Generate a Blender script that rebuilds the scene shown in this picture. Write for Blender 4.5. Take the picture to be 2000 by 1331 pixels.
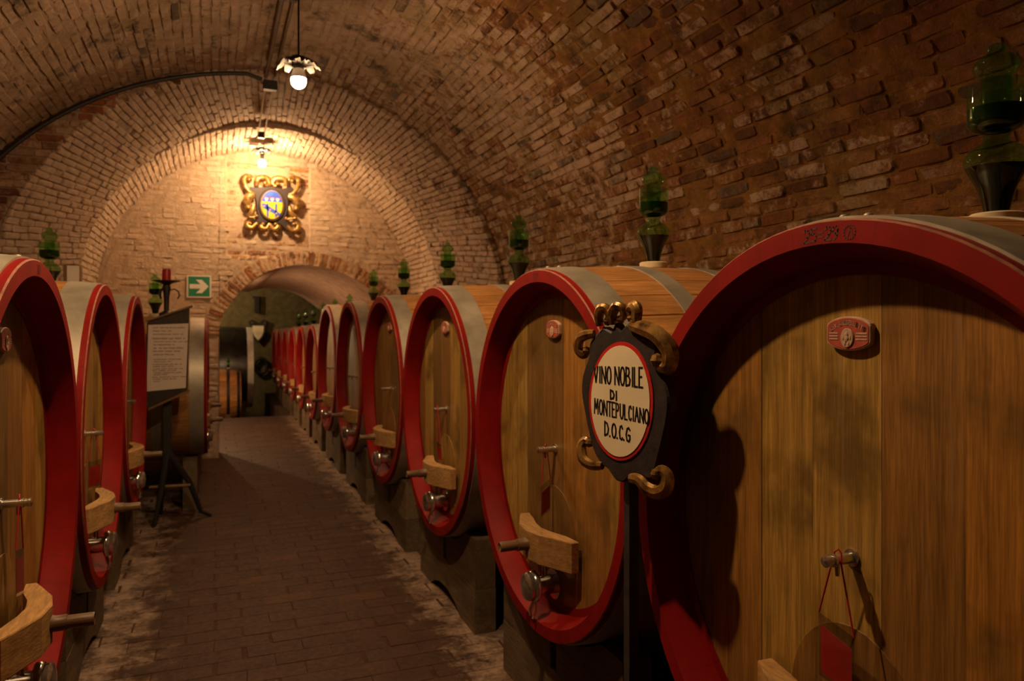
import bpy, bmesh, math, random
import numpy as np
from mathutils import Vector, Matrix

random.seed(7); rng = np.random.default_rng(7)
scn = bpy.context.scene
COL = scn.collection
for o in list(bpy.data.objects): bpy.data.objects.remove(o)
pi = math.pi
CH = 1.805                      # eye height above the aisle floor

# ------------------------------------------------------------------ camera
FPX = 1437.0                    # focal length for a 2000 px wide frame
YAW = math.atan(580 / FPX)
cam = bpy.data.cameras.new('camera'); camo = bpy.data.objects.new('camera', cam)
COL.objects.link(camo); scn.camera = camo
camo.location = (0, 0, CH); camo.rotation_euler = (pi / 2, 0, -YAW)
cam.sensor_width = 36; cam.lens = FPX / 2000 * 36; cam.shift_y = -31.5 / 2000
cam.clip_start = 0.05; cam.clip_end = 80
cam.dof.use_dof = True; cam.dof.focus_distance = 2.15; cam.dof.aperture_fstop = 3.8

# ------------------------------------------------------------------ world, exposure
w = bpy.data.worlds.new('cellar'); scn.world = w; w.use_nodes = True
w.node_tree.nodes['Background'].inputs[0].default_value = (0, 0, 0, 1)
w.node_tree.nodes['Background'].inputs[1].default_value = 0
scn.view_settings.view_transform = 'Standard'; scn.view_settings.look = 'None'
scn.view_settings.gamma = 1; scn.view_settings.use_curve_mapping = False
scn.view_settings.exposure = 0.0

LAMP_COL = (1.0, 0.63, 0.31)
# position (x, y, height above eye) and bulb radiance of each lamp
LAMPS = {'front': ((.50, 4.92, 1.57), 1200), 'arms': ((.565, 10.02, 2.08), 1150),
         'near': ((.10, 2.45, 1.90), 2600), 'passage': ((-.62, 12.9, .30), 1900), 'far': ((-.95, 18.7, .95), 1500)}

# ------------------------------------------------------------------ node helpers
def mat(name):
    m = bpy.data.materials.new(name); m.use_nodes = True
    nt = m.node_tree; b = nt.nodes['Principled BSDF']
    return m, nt, b
def N(nt, t, **k):
    n = nt.nodes.new(t)
    for a, v in k.items(): setattr(n, a, v)
    return n
def setin(n, **k):
    for a, v in k.items(): n.inputs[a.replace('_', ' ')].default_value = v
def noise(nt, vec, scale, detail=4, rough=.55, dist=0):
    n = N(nt, 'ShaderNodeTexNoise'); setin(n, Scale=scale, Detail=detail, Roughness=rough, Distortion=dist)
    if vec: nt.links.new(vec, n.inputs['Vector'])
    return n.outputs['Fac']
def ramp(nt, fac, stops, interp='LINEAR'):
    r = N(nt, 'ShaderNodeValToRGB'); r.color_ramp.interpolation = interp
    e = r.color_ramp.elements
    while len(e) < len(stops): e.new(.5)
    for el, (p, c) in zip(e, stops):
        el.position = p; el.color = (*c, 1) if len(c) == 3 else c
    nt.links.new(fac, r.inputs[0]); return r.outputs[0]
def mrange(nt, v, a, b, c=0., d=1.):
    r = N(nt, 'ShaderNodeMapRange'); nt.links.new(v, r.inputs[0])
    for i, x in enumerate((a, b, c, d)): r.inputs[i + 1].default_value = x
    return r.outputs[0]
def math_(nt, op, a, b=None):
    n = N(nt, 'ShaderNodeMath', operation=op)
    for i, x in enumerate((a, b)):
        if x is None: continue
        if isinstance(x, (int, float)): n.inputs[i].default_value = x
        else: nt.links.new(x, n.inputs[i])
    return n.outputs[0]
def mix(nt, fac, a, b, mode='MIX'):
    n = N(nt, 'ShaderNodeMix', data_type='RGBA', blend_type=mode)
    for i, x in ((0, fac), (6, a), (7, b)):
        if isinstance(x, (int, float)): n.inputs[i].default_value = x
        elif isinstance(x, tuple): n.inputs[i].default_value = (*x, 1)
        else: nt.links.new(x, n.inputs[i])
    return n.outputs[2]
def bump(nt, b, h, strength, dist):
    n = N(nt, 'ShaderNodeBump'); setin(n, Strength=strength, Distance=dist)
    nt.links.new(h, n.inputs['Height']); nt.links.new(n.outputs[0], b.inputs['Normal'])
def objvec(nt, scale=(1, 1, 1), rnd=True):
    tc = N(nt, 'ShaderNodeTexCoord'); mp = N(nt, 'ShaderNodeMapping')
    mp.inputs['Scale'].default_value = scale
    nt.links.new(tc.outputs['Object'], mp.inputs[0])
    if rnd:
        oi = N(nt, 'ShaderNodeObjectInfo'); sc = N(nt, 'ShaderNodeVectorMath', operation='SCALE')
        sc.inputs[0].default_value = (37.1, 51.7, 23.3)
        nt.links.new(oi.outputs['Random'], sc.inputs['Scale'])
        nt.links.new(sc.outputs[0], mp.inputs['Location'])
    return mp.outputs[0]
def worldpos(nt):
    return N(nt, 'ShaderNodeNewGeometry').outputs['Position']
def plain(name, col, rough=.5, metal=0, nscale=14, var=.25, spec=.5, bumps=0):
    m, nt, b = mat(name)
    v = objvec(nt); n = noise(nt, v, nscale, 5)
    d = tuple(c * (1 - var) for c in col); l = tuple(min(1, c * (1 + var)) for c in col)
    nt.links.new(ramp(nt, n, [(.3, d), (.7, l)]), b.inputs['Base Color'])
    setin(b, Roughness=rough, Metallic=metal); b.inputs['Specular IOR Level'].default_value = spec
    if bumps: bump(nt, b, noise(nt, v, nscale * 4, 3), bumps, .01)
    return m

# ------------------------------------------------------------------ materials
def brick_mat(name, cols, lime, bias, dirt=.5, ochre=0., rk=.30):
    m, nt, b = mat(name); P = worldpos(nt)
    at = N(nt, 'ShaderNodeAttribute', attribute_name='rv'); oi = N(nt, 'ShaderNodeObjectInfo')
    r = math_(nt, 'FRACT', math_(nt, 'ADD', at.outputs['Fac'], oi.outputs['Random']))
    r2 = math_(nt, 'FRACT', math_(nt, 'MULTIPLY', r, 13.7))
    n = len(cols); base = ramp(nt, r, [(i / n, c) for i, c in enumerate(cols)], 'CONSTANT')
    fine = noise(nt, P, 38, 6, .75); mid = noise(nt, P, 11, 5, .65); big = noise(nt, P, .8, 3, .6)
    base = mix(nt, 1.0, base, ramp(nt, mid, [(.25, (.45, .43, .40)), (.75, (1.3, 1.25, 1.2))]), 'MULTIPLY')
    # limewash left on the bricks: more of it deep in the cellar than near the entrance
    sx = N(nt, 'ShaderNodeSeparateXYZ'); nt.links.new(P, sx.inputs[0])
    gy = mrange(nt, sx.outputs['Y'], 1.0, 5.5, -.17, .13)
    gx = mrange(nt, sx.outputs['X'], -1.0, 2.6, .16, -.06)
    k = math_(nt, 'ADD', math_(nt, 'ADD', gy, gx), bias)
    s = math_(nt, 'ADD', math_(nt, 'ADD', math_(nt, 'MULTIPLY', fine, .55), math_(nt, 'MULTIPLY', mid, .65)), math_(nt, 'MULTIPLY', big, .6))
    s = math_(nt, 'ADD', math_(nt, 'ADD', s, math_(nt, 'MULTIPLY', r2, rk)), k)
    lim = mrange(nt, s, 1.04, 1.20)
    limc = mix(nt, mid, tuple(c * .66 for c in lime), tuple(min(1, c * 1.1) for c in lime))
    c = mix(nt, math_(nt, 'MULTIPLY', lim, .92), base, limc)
    if ochre:
        oc = mrange(nt, noise(nt, P, 1.6, 4, .7, .6), .50, .66)
        c = mix(nt, math_(nt, 'MULTIPLY', oc, ochre), c, (.20, .13, .035))
    dk = mrange(nt, noise(nt, P, 3.1, 6, .75), .55, .68)
    dk = math_(nt, 'MAXIMUM', math_(nt, 'MULTIPLY', dk, dirt), math_(nt, 'MULTIPLY', mrange(nt, math_(nt, 'ADD', r2, math_(nt, 'MULTIPLY', mid, .25)), 1.06, 1.12), dirt * .9))
    c = mix(nt, dk, c, (.035, .024, .016))
    nt.links.new(c, b.inputs['Base Color']); setin(b, Roughness=.92)
    b.inputs['Specular IOR Level'].default_value = .2
    bump(nt, b, math_(nt, 'ADD', fine, math_(nt, 'MULTIPLY', mid, .9)), 1.0, .016)
    return m
BR = [(.25, .100, .038), (.19, .075, .028), (.28, .12, .048), (.22, .098, .042), (.14, .06, .027), (.30, .145, .062), (.21, .08, .03)]
M = {}
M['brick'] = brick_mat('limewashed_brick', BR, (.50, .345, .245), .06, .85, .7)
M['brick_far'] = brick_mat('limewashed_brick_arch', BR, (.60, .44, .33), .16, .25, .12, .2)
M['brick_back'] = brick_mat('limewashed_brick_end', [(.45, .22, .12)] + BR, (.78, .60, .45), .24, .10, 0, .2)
M['brick_orange'] = brick_mat('bare_orange_brick', [(.48, .20, .08), (.40, .20, .10), (.52, .27, .12), (.36, .15, .07), (.50, .30, .16), (.30, .14, .08)], (.66, .46, .30), -.10, .2)
M['brick_face'] = brick_mat('bare_red_brick', [(.34, .12, .06), (.26, .10, .05), (.40, .18, .10), (.16, .07, .04), (.30, .15, .09)], (.5, .34, .24), -.30, .5)
def mortar_mat(name, c1, c2, lime=None):
    m, nt, b = mat(name); P = worldpos(nt)
    n = noise(nt, P, 7, 6, .65)
    nt.links.new(ramp(nt, n, [(.3, c1), (.72, c2)]), b.inputs['Base Color'])
    setin(b, Roughness=.95); b.inputs['Specular IOR Level'].default_value = .15
    bump(nt, b, noise(nt, P, 45, 5, .7), .8, .01); return m
M['mortar'] = brick_mat('ochre_mortar', [(.25, .120, .030), (.25, .120, .030)], (.44, .30, .21), .12, .6, .4, 0)
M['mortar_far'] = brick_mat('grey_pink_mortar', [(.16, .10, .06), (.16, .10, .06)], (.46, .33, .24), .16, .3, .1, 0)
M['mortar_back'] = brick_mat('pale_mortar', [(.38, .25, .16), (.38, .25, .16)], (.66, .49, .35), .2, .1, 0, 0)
M['plaster_pink'] = mortar_mat('rough_pink_plaster', (.36, .24, .18), (.62, .44, .35))
M['plaster_olive'] = mortar_mat('olive_plaster', (.10, .085, .04), (.19, .16, .085))
M['earth'] = mortar_mat('dusty_floor_bed', (.045, .022, .014), (.10, .055, .036))

def tile_mat():
    m, nt, b = mat('terracotta_paver'); P = worldpos(nt)
    at = N(nt, 'ShaderNodeAttribute', attribute_name='rv'); oi = N(nt, 'ShaderNodeObjectInfo')
    r = math_(nt, 'FRACT', math_(nt, 'ADD', at.outputs['Fac'], oi.outputs['Random']))
    base = ramp(nt, r, [(0, (.050, .021, .011)), (.35, (.056, .023, .012)), (.65, (.052, .023, .013)), (.95, (.072, .031, .014))], 'CONSTANT')
    fine = noise(nt, P, 30, 6, .7); mid = noise(nt, P, 6, 5, .65)
    base = mix(nt, 1., base, ramp(nt, mid, [(.3, (.7, .68, .66)), (.7, (1.2, 1.2, 1.2))]), 'MULTIPLY')
    sx = N(nt, 'ShaderNodeSeparateXYZ'); nt.links.new(P, sx.inputs[0])
    # salt bloom creeping out from under the casks on both sides of the aisle
    l = mrange(nt, sx.outputs['X'], .05, -.55, 0, .30); q = mrange(nt, sx.outputs['X'], .90, 1.36, 0, .30)
    s = math_(nt, 'ADD', math_(nt, 'ADD', l, q), math_(nt, 'ADD', math_(nt, 'MULTIPLY', mid, .6), math_(nt, 'MULTIPLY', fine, .35)))
    salt = mrange(nt, s, .66, .84)
    c = mix(nt, math_(nt, 'MULTIPLY', salt, .8), base, mix(nt, fine, (.16, .095, .065), (.50, .37, .28)))
    nt.links.new(c, b.inputs['Base Color'])
    nt.links.new(mrange(nt, fine, .3, .7, .5, .8), b.inputs['Roughness'])
    b.inputs['Specular IOR Level'].default_value = .3
    bump(nt, b, math_(nt, 'ADD', mid, fine), .35, .006); return m
M['tile'] = tile_mat()

def wood_mat(name, cols, scale, rough=.55, stain=.5, var=.35, spec=.35):
    m, nt, b = mat(name); v = objvec(nt, scale)
    oi = N(nt, 'ShaderNodeObjectInfo')
    g1 = noise(nt, v, 3.0, 6, .65, .4); g2 = noise(nt, v, 14, 4, .6)
    v2 = objvec(nt, (1, 1, 1)); st = noise(nt, v2, 3.2, 4, .6)
    base = ramp(nt, oi.outputs['Random'], [(i / (len(cols) - 1), c) for i, c in enumerate(cols)])
    c = mix(nt, 1., base, ramp(nt, g1, [(.25, (1 - var,) * 3), (.75, (1 + var,) * 3)]), 'MULTIPLY')
    c = mix(nt, 1., c, ramp(nt, g2, [(.34, (.70, .68, .66)), (.64, (1.14, 1.14, 1.14))]), 'MULTIPLY')
    c = mix(nt, math_(nt, 'MULTIPLY', mrange(nt, st, .50, .66), stain), c, tuple(x * .30 for x in cols[0]))
    v3 = objvec(nt, tuple(.35 * x for x in scale)); run = noise(nt, v3, 5.5, 6, .7, .3)
    c = mix(nt, math_(nt, 'MULTIPLY', mrange(nt, run, .60, .74), .45 * stain), c, (.34, .27, .19))
    c = mix(nt, math_(nt, 'MULTIPLY', mrange(nt, run, .42, .28), .7 * stain), c, tuple(x * .22 for x in cols[0]))
    nt.links.new(c, b.inputs['Base Color']); setin(b, Roughness=rough)
    b.inputs['Specular IOR Level'].default_value = spec
    bump(nt, b, g2, .25, .004); return m
HC = [(.34, .185, .04), (.17, .09, .028), (.38, .17, .03), (.14, .075, .024), (.36, .22, .055), (.22, .10, .024), (.40, .235, .05), (.19, .10, .03)]
M['head'] = wood_mat('varnished_oak_head', HC, (15, 15, .6), .5, .75, .42)
M['stave'] = wood_mat('oak_stave', [(.42, .19, .055), (.36, .17, .06), (.46, .22, .07), (.33, .14, .04)], (.5, 8, 8), .5, .35)
M['bar'] = wood_mat('pale_sawn_wood', [(.42, .24, .085), (.38, .21, .075), (.44, .26, .10)], (6, 1.2, 9), .7, .25)
M['bolt'] = wood_mat('brown_turned_wood', [(.13, .07, .035), (.16, .09, .045)], (1, 6, 6), .45, .2)
M['cradle'] = wood_mat('dark_beam_wood', [(.13, .088, .048), (.11, .072, .038), (.16, .11, .06)], (8, .7, 8), .75, .5)
M['beam'] = wood_mat('dark_lectern_wood', [(.03, .02, .014), (.04, .026, .018)], (5, 5, 1), .6, .3)
M['trimwood'] = wood_mat('brown_strip_wood', [(.16, .09, .03), (.20, .11, .04)], (1, 5, 5), .55, .3)

def red_mat():
    m, nt, b = mat('worn_red_paint'); v = objvec(nt)
    n = noise(nt, v, 5, 5, .6); f = noise(nt, v, 60, 4, .7)
    c = ramp(nt, n, [(.3, (.165, .0045, .0035)), (.7, (.265, .007, .005))])
    sc = mrange(nt, math_(nt, 'ADD', f, math_(nt, 'MULTIPLY', n, .5)), .86, .98)
    c = mix(nt, math_(nt, 'MULTIPLY', sc, .55), c, (.10, .02, .014))
    # joints between the stave ends show as fine dark lines through the paint
    tc = N(nt, 'ShaderNodeTexCoord'); sx = N(nt, 'ShaderNodeSeparateXYZ'); nt.links.new(tc.outputs['Object'], sx.inputs[0])
    an = math_(nt, 'FRACT', math_(nt, 'ADD', math_(nt, 'MULTIPLY', math_(nt, 'ARCTAN2', sx.outputs['Y'], sx.outputs['Z']), 40 / (2 * pi)), .3))
    ln = math_(nt, 'MULTIPLY', mrange(nt, an, .0, .028, 1, 0), mrange(nt, noise(nt, v, 9, 4), .40, .62))
    c = mix(nt, math_(nt, 'MULTIPLY', ln, .75), c, (.05, .008, .006))
    nt.links.new(c, b.inputs['Base Color']); setin(b, Roughness=.55); b.inputs['Specular IOR Level'].default_value = .12
    bump(nt, b, f, .12, .003); return m
M['red'] = red_mat()
M['edge'] = plain('bare_wood_edge', (.24, .085, .045), .7, 0, 30, .35)
def steel_mat(name, c, rough, scale, metal=.9):
    m, nt, b = mat(name); v = objvec(nt, scale); n = noise(nt, v, 6, 5, .6); v2 = objvec(nt); s = noise(nt, v2, 5, 5, .65)
    nt.links.new(mix(nt, 1., ramp(nt, s, [(.3, tuple(x * .68 for x in c)), (.7, c)]), ramp(nt, n, [(.3, (.8,) * 3), (.7, (1.1,) * 3)]), 'MULTIPLY'), b.inputs['Base Color'])
    nt.links.new(mrange(nt, n, .2, .8, rough - .08, rough + .1), b.inputs['Roughness'])
    setin(b, Metallic=metal); bump(nt, b, n, .08, .003); return m
M['hoop'] = steel_mat('galvanised_hoop', (.47, .42, .34), .48, (1, 1, 1), .5)
M['glarehoop'] = steel_mat('steel_hoop_glare', (.9, .87, .82), .4, (1, 1, 1), .15)  # pale base colour stands in for the glare on the far cask's hoop
M['chrome'] = steel_mat('polished_steel', (.75, .73, .70), .16, (1, 1, 1))
M['blackhoop'] = steel_mat('black_steel_band', (.10, .10, .10), .3, (1, 1, 1))
M['iron'] = plain('wrought_iron', (.022, .018, .016), .55, .3, 20)
M['conduit'] = plain('painted_conduit', (.07, .038, .025), .5, 0, 10)
M['wire'] = plain('pale_wire', (.45, .34, .24), .45, 0, 10)
M['white'] = plain('white_plastic', (.75, .72, .66), .4, 0, 10, .05)
M['petal'] = plain('white_enamel_leaf', (.075, .068, .065), .45, .2, 30, .25)
M['darkpetal'] = plain('dark_metal_leaf', (.06, .05, .045), .45, .5, 30, .25)
def gold_mat():
    m, nt, b = mat('gilded_wood'); v = objvec(nt); n = noise(nt, v, 22, 5, .65)
    nt.links.new(ramp(nt, n, [(.35, (.08, .04, .016)), (.52, (.34, .19, .055)), (.78, (.60, .37, .12))]), b.inputs['Base Color'])
    setin(b, Metallic=.55, Roughness=.33); bump(nt, b, n, .4, .006); return m
M['gold'] = gold_mat()
M['boardblack'] = plain('black_board_paint', (.036, .027, .028), .6, 0, 25, .35, .4, .1)
M['cream'] = plain('cream_paint', (.90, .78, .56), .6, 0, 6, .07)
M['signred'] = plain('bright_red_paint', (.55, .02, .015), .5, 0, 20, .15)
M['ink'] = plain('black_ink', (.012, .010, .010), .5, 0, 20, .1)
M['paleink'] = plain('brown_pen_ink', (.17, .11, .085), .7, 0, 60, .4)
M['paper'] = plain('white_paper', (.55, .46, .40), .8, 0, 5, .05)
M['tagred'] = plain('red_card', (.55, .03, .03), .5, 0, 15, .15)
M['cord'] = plain('red_cord', (.45, .015, .02), .6, 0, 15, .1)
M['plaquebg'] = plain('plaque_red', (.40, .07, .045), .55, 0, 40, .2)
M['plaque'] = plain('plaque_beige', (.50, .33, .24), .55, 0, 60, .2)
M['stampred'] = plain('dark_stamped_red', (.07, .006, .005), .6, 0, 20, .2)
M['candle'] = plain('red_wax', (.42, .012, .012), .4, 0, 8, .12)
M['signgreen'] = plain('sign_green', (.01, .22, .11), .4, 0, 5, .05)
M['signwhite'] = plain('sign_white', (.80, .74, .66), .4, 0, 5, .03)
M['blue'] = plain('heraldic_blue', (.03, .09, .55), .3, 0, 20, .2)
M['yellow'] = plain('heraldic_yellow', (.75, .48, .03), .3, 0, 20, .12)
M['pink'] = plain('heraldic_pink', (.55, .30, .30), .35, 0, 20, .1)
M['crimson'] = plain('heraldic_red', (.45, .03, .06), .35, 0, 20, .1)
M['purple'] = plain('dark_violet_board', (.022, .009, .010), .6, 0, 18, .3)
M['bung'] = plain('cream_silicone', (.62, .52, .34), .5, 0, 10, .06)
M['wine'] = plain('dark_red_wine', (.012, .003, .004), .08, 0, 10, .1, .15)
M['winegreen'] = plain('water_seal', (.004, .020, .006), .06, 0, 10, .1)
def glass_mat(name, tint):
    m, nt, b = mat(name); nt.nodes.remove(b)
    out = [n for n in nt.nodes if n.type == 'OUTPUT_MATERIAL'][0]
    t = N(nt, 'ShaderNodeBsdfTransparent'); g = N(nt, 'ShaderNodeBsdfGlossy'); mx = N(nt, 'ShaderNodeMixShader')
    d = N(nt, 'ShaderNodeBsdfTranslucent'); mx2 = N(nt, 'ShaderNodeMixShader')
    v = objvec(nt); n = noise(nt, v, 8, 3)
    nt.links.new(ramp(nt, n, [(.3, tuple(x * .85 for x in tint)), (.7, tint)]), t.inputs[0])
    d.inputs[0].default_value = (.05, .22, .05, 1); mx2.inputs[0].default_value = .05
    nt.links.new(t.outputs[0], mx2.inputs[1]); nt.links.new(d.outputs[0], mx2.inputs[2])
    g.inputs['Roughness'].default_value = .025; g.inputs[0].default_value = (.9, .95, .9, 1)
    lw = N(nt, 'ShaderNodeLayerWeight'); lw.inputs[0].default_value = .5
    fr = math_(nt, 'ADD', math_(nt, 'MULTIPLY', math_(nt, 'POWER', lw.outputs['Facing'], 4.5), .8), .04)
    nt.links.new(fr, mx.inputs[0]); nt.links.new(mx2.outputs[0], mx.inputs[1]); nt.links.new(g.outputs[0], mx.inputs[2])
    nt.links.new(mx.outputs[0], out.inputs[0]); return m
M['glass'] = glass_mat('green_bottle_glass', (.66, .90, .54))
M['sleeve'] = glass_mat('clear_sleeve', (.86, .82, .80))
def bulb_mat(name, s):
    m, nt, b = mat(name); nt.nodes.remove(b)
    out = [n for n in nt.nodes if n.type == 'OUTPUT_MATERIAL'][0]
    e = N(nt, 'ShaderNodeEmission'); e.inputs[0].default_value = (*LAMP_COL, 1); e.inputs[1].default_value = s
    nt.links.new(e.outputs[0], out.inputs[0]); return m

# ------------------------------------------------------------------ mesh helpers
class MB:
    def __init__(s): s.v = []; s.f = []; s.m = []; s.mi = 0
    def add(s, vs, fs):
        n = len(s.v); s.v += [tuple(map(float, p)) for p in vs]
        s.f += [tuple(i + n for i in f) for f in fs]; s.m += [s.mi] * len(fs); return s
    def box(s, a, b, bev=0):
        (x0, y0, z0), (x1, y1, z1) = a, b
        if not bev:
            return s.add([(x, y, z) for x in (x0, x1) for y in (y0, y1) for z in (z0, z1)],
                         [(0, 1, 3, 2), (4, 6, 7, 5), (0, 4, 5, 1), (2, 3, 7, 6), (0, 2, 6, 4), (1, 5, 7, 3)])
        P = [(y0 + bev, z0), (y1 - bev, z0), (y1, z0 + bev), (y1, z1 - bev), (y1 - bev, z1), (y0 + bev, z1), (y0, z1 - bev), (y0, z0 + bev)]
        return s.prism([(p, q) for p, q in P], x0, x1, axis='x', bev=bev)
    def prism(s, poly, d0, d1, axis='x', bev=0):
        """polygon (p, q) swept from d0 to d1; axis x: (d,p,q)  y: (p,d,q)  z: (p,q,d)"""
        mk = {'x': lambda d, p, q: (d, p, q), 'y': lambda d, p, q: (p, d, q), 'z': lambda d, p, q: (p, q, d)}[axis]
        n = len(poly); rings = []
        if bev:
            cx = sum(p for p, q in poly) / n; cy = sum(q for p, q in poly) / n
            ins = []
            for p, q in poly:
                L = math.hypot(p - cx, q - cy) or 1; ins.append((p - (p - cx) / L * bev, q - (q - cy) / L * bev))
            sg = 1 if d1 > d0 else -1
            rings = [(ins, d0), (poly, d0 + sg * bev), (poly, d1 - sg * bev), (ins, d1)]
        else: rings = [(poly, d0), (poly, d1)]
        vs = [mk(d, p, q) for pl, d in rings for p, q in pl]; fs = []
        for k in range(len(rings) - 1):
            for i in range(n):
                j = (i + 1) % n; fs.append((k * n + i, k * n + j, (k + 1) * n + j, (k + 1) * n + i))
        fs += [tuple(range(n))[::-1], tuple((len(rings) - 1) * n + i for i in range(n))]
        return s.add(vs, fs)
    def tube(s, path, r, seg=8, flat=1.0, cap=True):
        P = [Vector(p) for p in path]; n = len(P); R = r if isinstance(r, (list, tuple)) else [r] * n
        up = None; vs = []; fs = []
        for i in range(n):
            t = (P[min(i + 1, n - 1)] - P[max(i - 1, 0)]).normalized()
            if up is None:
                up = Vector((0, 0, 1)) if abs(t.z) < .9 else Vector((1, 0, 0))
            a = (up - t * up.dot(t)).normalized(); up = a; b = t.cross(a)
            for k in range(seg):
                q = 2 * pi * k / seg; vs.append(P[i] + (a * math.cos(q) + b * math.sin(q) * flat) * R[i])
        for i in range(n - 1):
            for k in range(seg):
                l = (k + 1) % seg; fs.append((i * seg + k, i * seg + l, (i + 1) * seg + l, (i + 1) * seg + k))
        if cap: fs += [tuple(range(seg))[::-1], tuple((n - 1) * seg + k for k in range(seg))]
        return s.add(vs, fs)
    def lathe(s, prof, seg=48, axis='z', c=(0, 0, 0), mats=None):
        """prof: list of (d, r) along the axis"""
        vs = []; n = len(prof)
        for d, r in prof:
            for k in range(seg):
                q = 2 * pi * k / seg; a, b = r * math.cos(q), r * math.sin(q)
                vs.append({'z': (a, b, d), 'x': (d, a, b), 'y': (b, d, a)}[axis])
        vs = [(x + c[0], y + c[1], z + c[2]) for x, y, z in vs]
        for i in range(n - 1):
            fs = []
            if mats: s.mi = mats[i]
            for k in range(seg):
                l = (k + 1) % seg; fs.append((i * seg + k, i * seg + l, (i + 1) * seg + l, (i + 1) * seg + k))
            if i == 0: n0 = len(s.v); s.v += vs
            s.f += [tuple(j + n0 for j in f) for f in fs]; s.m += [s.mi] * len(fs)
        return s
    def sphere(s, c, r, seg=16, sc=(1, 1, 1)):
        h = seg // 2
        vs = [(c[0] + sc[0] * r * math.sin(pi * i / h) * math.cos(2 * pi * k / seg), c[1] + sc[1] * r * math.sin(pi * i / h) * math.sin(2 * pi * k / seg), c[2] + sc[2] * r * math.cos(pi * i / h)) for i in range(h + 1) for k in range(seg)]
        fs = [(i * seg + k, (i + 1) * seg + k, (i + 1) * seg + (k + 1) % seg, i * seg + (k + 1) % seg) for i in range(h) for k in range(seg)]
        return s.add(vs, fs)
    def mesh(s, name, mats, smooth=None):
        me = bpy.data.meshes.new(name); me.from_pydata(s.v, [], s.f)
        for m in (mats if isinstance(mats, (list, tuple)) else [mats]): me.materials.append(M[m] if isinstance(m, str) else m)
        me.polygons.foreach_set('material_index', s.m)
        bm = bmesh.new(); bm.from_mesh(me); bmesh.ops.recalc_face_normals(bm, faces=bm.faces); bm.to_mesh(me); bm.free()
        if smooth is not None:
            me.polygons.foreach_set('use_smooth', [True] * len(me.polygons))
            if smooth < 179: me.set_sharp_from_angle(angle=math.radians(smooth))
        me.update(); return me
    def build(s, name, mats, parent=None, smooth=None, loc=None, rz=0):
        return link(name, s.mesh(name, mats, smooth), parent, loc, rz)
def link(name, me, parent=None, loc=None, rz=0):
    o = bpy.data.objects.new(name, me); COL.objects.link(o)
    if parent: o.parent = parent
    if loc: o.location = loc
    if rz: o.rotation_euler = (0, 0, rz)
    return o
def tag(o, label, cat, group=None, kind=None):
    o['label'] = label; o['category'] = cat
    if group: o['group'] = group
    if kind: o['kind'] = kind
    return o
def empty(name, loc, rz, label, cat, group=None):
    o = link(name, None, None, loc, rz); o.empty_display_size = .1
    return tag(o, label, cat, group)
def struct(o, label, cat): return tag(o, label, cat, kind='structure')

# handwriting strokes on a unit cell
GLY = {'V': [[(0, 1), (.5, 0), (1, 1)]], 'I': [[(.5, 1), (.5, 0)]], 'N': [[(0, 0), (0, 1), (1, 0), (1, 1)]],
       'O': [[(.5 + .5 * math.cos(t * pi / 8), .5 + .5 * math.sin(t * pi / 8)) for t in range(17)]],
       'B': [[(0, 0), (0, 1), (.6, .95), (.75, .75), (.55, .55), (0, .52)], [(.55, .55), (.95, .35), (.8, .06), (0, 0)]],
       'L': [[(0, 1), (0, 0), (.9, 0)]], 'E': [[(.9, 1), (0, 1), (0, 0), (.95, 0)], [(0, .52), (.7, .54)]],
       'D': [[(0, 0), (0, 1), (.6, .9), (.95, .55), (.75, .15), (0, 0)]], 'M': [[(0, 0), (.1, 1), (.5, .35), (.9, 1), (1, 0)]],
       'T': [[(0, 1), (1, 1)], [(.5, 1), (.5, 0)]], 'P': [[(0, 0), (0, 1), (.7, .95), (.85, .72), (.65, .5), (0, .48)]],
       'U': [[(0, 1), (.05, .2), (.35, 0), (.7, .05), (.9, .3), (.92, 1)]],
       'C': [[(.95, .82), (.7, 1), (.3, .92), (.05, .5), (.25, .08), (.65, 0), (.95, .15)]],
       'A': [[(0, 0), (.5, 1), (1, 0)], [(.2, .4), (.8, .4)]],
       'G': [[(.95, .85), (.65, 1), (.25, .88), (.02, .45), (.25, .05), (.7, 0), (.95, .2), (.95, .45), (.55, .45)]],
       'R': [[(0, 0), (0, 1), (.7, .95), (.85, .72), (.65, .52), (0, .5)], [(.4, .5), (.9, 0)]], '.': [[(.0, .0), (.06, .05)]],
       '2': [[(.05, .8), (.3, 1), (.75, .95), (.9, .7), (.6, .4), (0, 0), (.95, 0)]], '5': [[(.9, 1), (.15, 1), (.1, .58), (.6, .62), (.9, .38), (.75, .05), (.05, .05)]],
       '9': [[(.85, .65), (.5, .45), (.1, .6), (.2, .92), (.6, 1), (.85, .75), (.75, .3), (.3, 0)]], '=': [[(.1, .62), (.8, .62)], [(.1, .3), (.8, .3)]],
       '3': [[(.1, .9), (.5, 1), (.85, .78), (.45, .52), (.9, .28), (.5, 0), (.05, .1)]], '1': [[(.2, .75), (.55, 1), (.55, 0)]], '7': [[(0, 1), (.9, 1), (.35, 0)]], '0': [[(.5 + .4 * math.cos(t * pi / 6), .5 + .5 * math.sin(t * pi / 6)) for t in range(13)]]}
def ribbon(mb, pts, wd, put):
    """flat stroke along 2-D pts; put(u, v) -> 3-D point"""
    for (a, b), (c, d) in zip(pts[:-1], pts[1:]):
        L = math.hypot(c - a, d - b) or 1e-6; ex, ey = (c - a) / L, (d - b) / L; px, py = -ey * wd / 2, ex * wd / 2
        k = wd * .35; q = [(a - ex * k + px, b - ey * k + py), (a - ex * k - px, b - ey * k - py), (c + ex * k - px, d + ey * k - py), (c + ex * k + px, d + ey * k + py)]
        mb.add([put(*p) for p in q], [(0, 1, 2, 3)])
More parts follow.
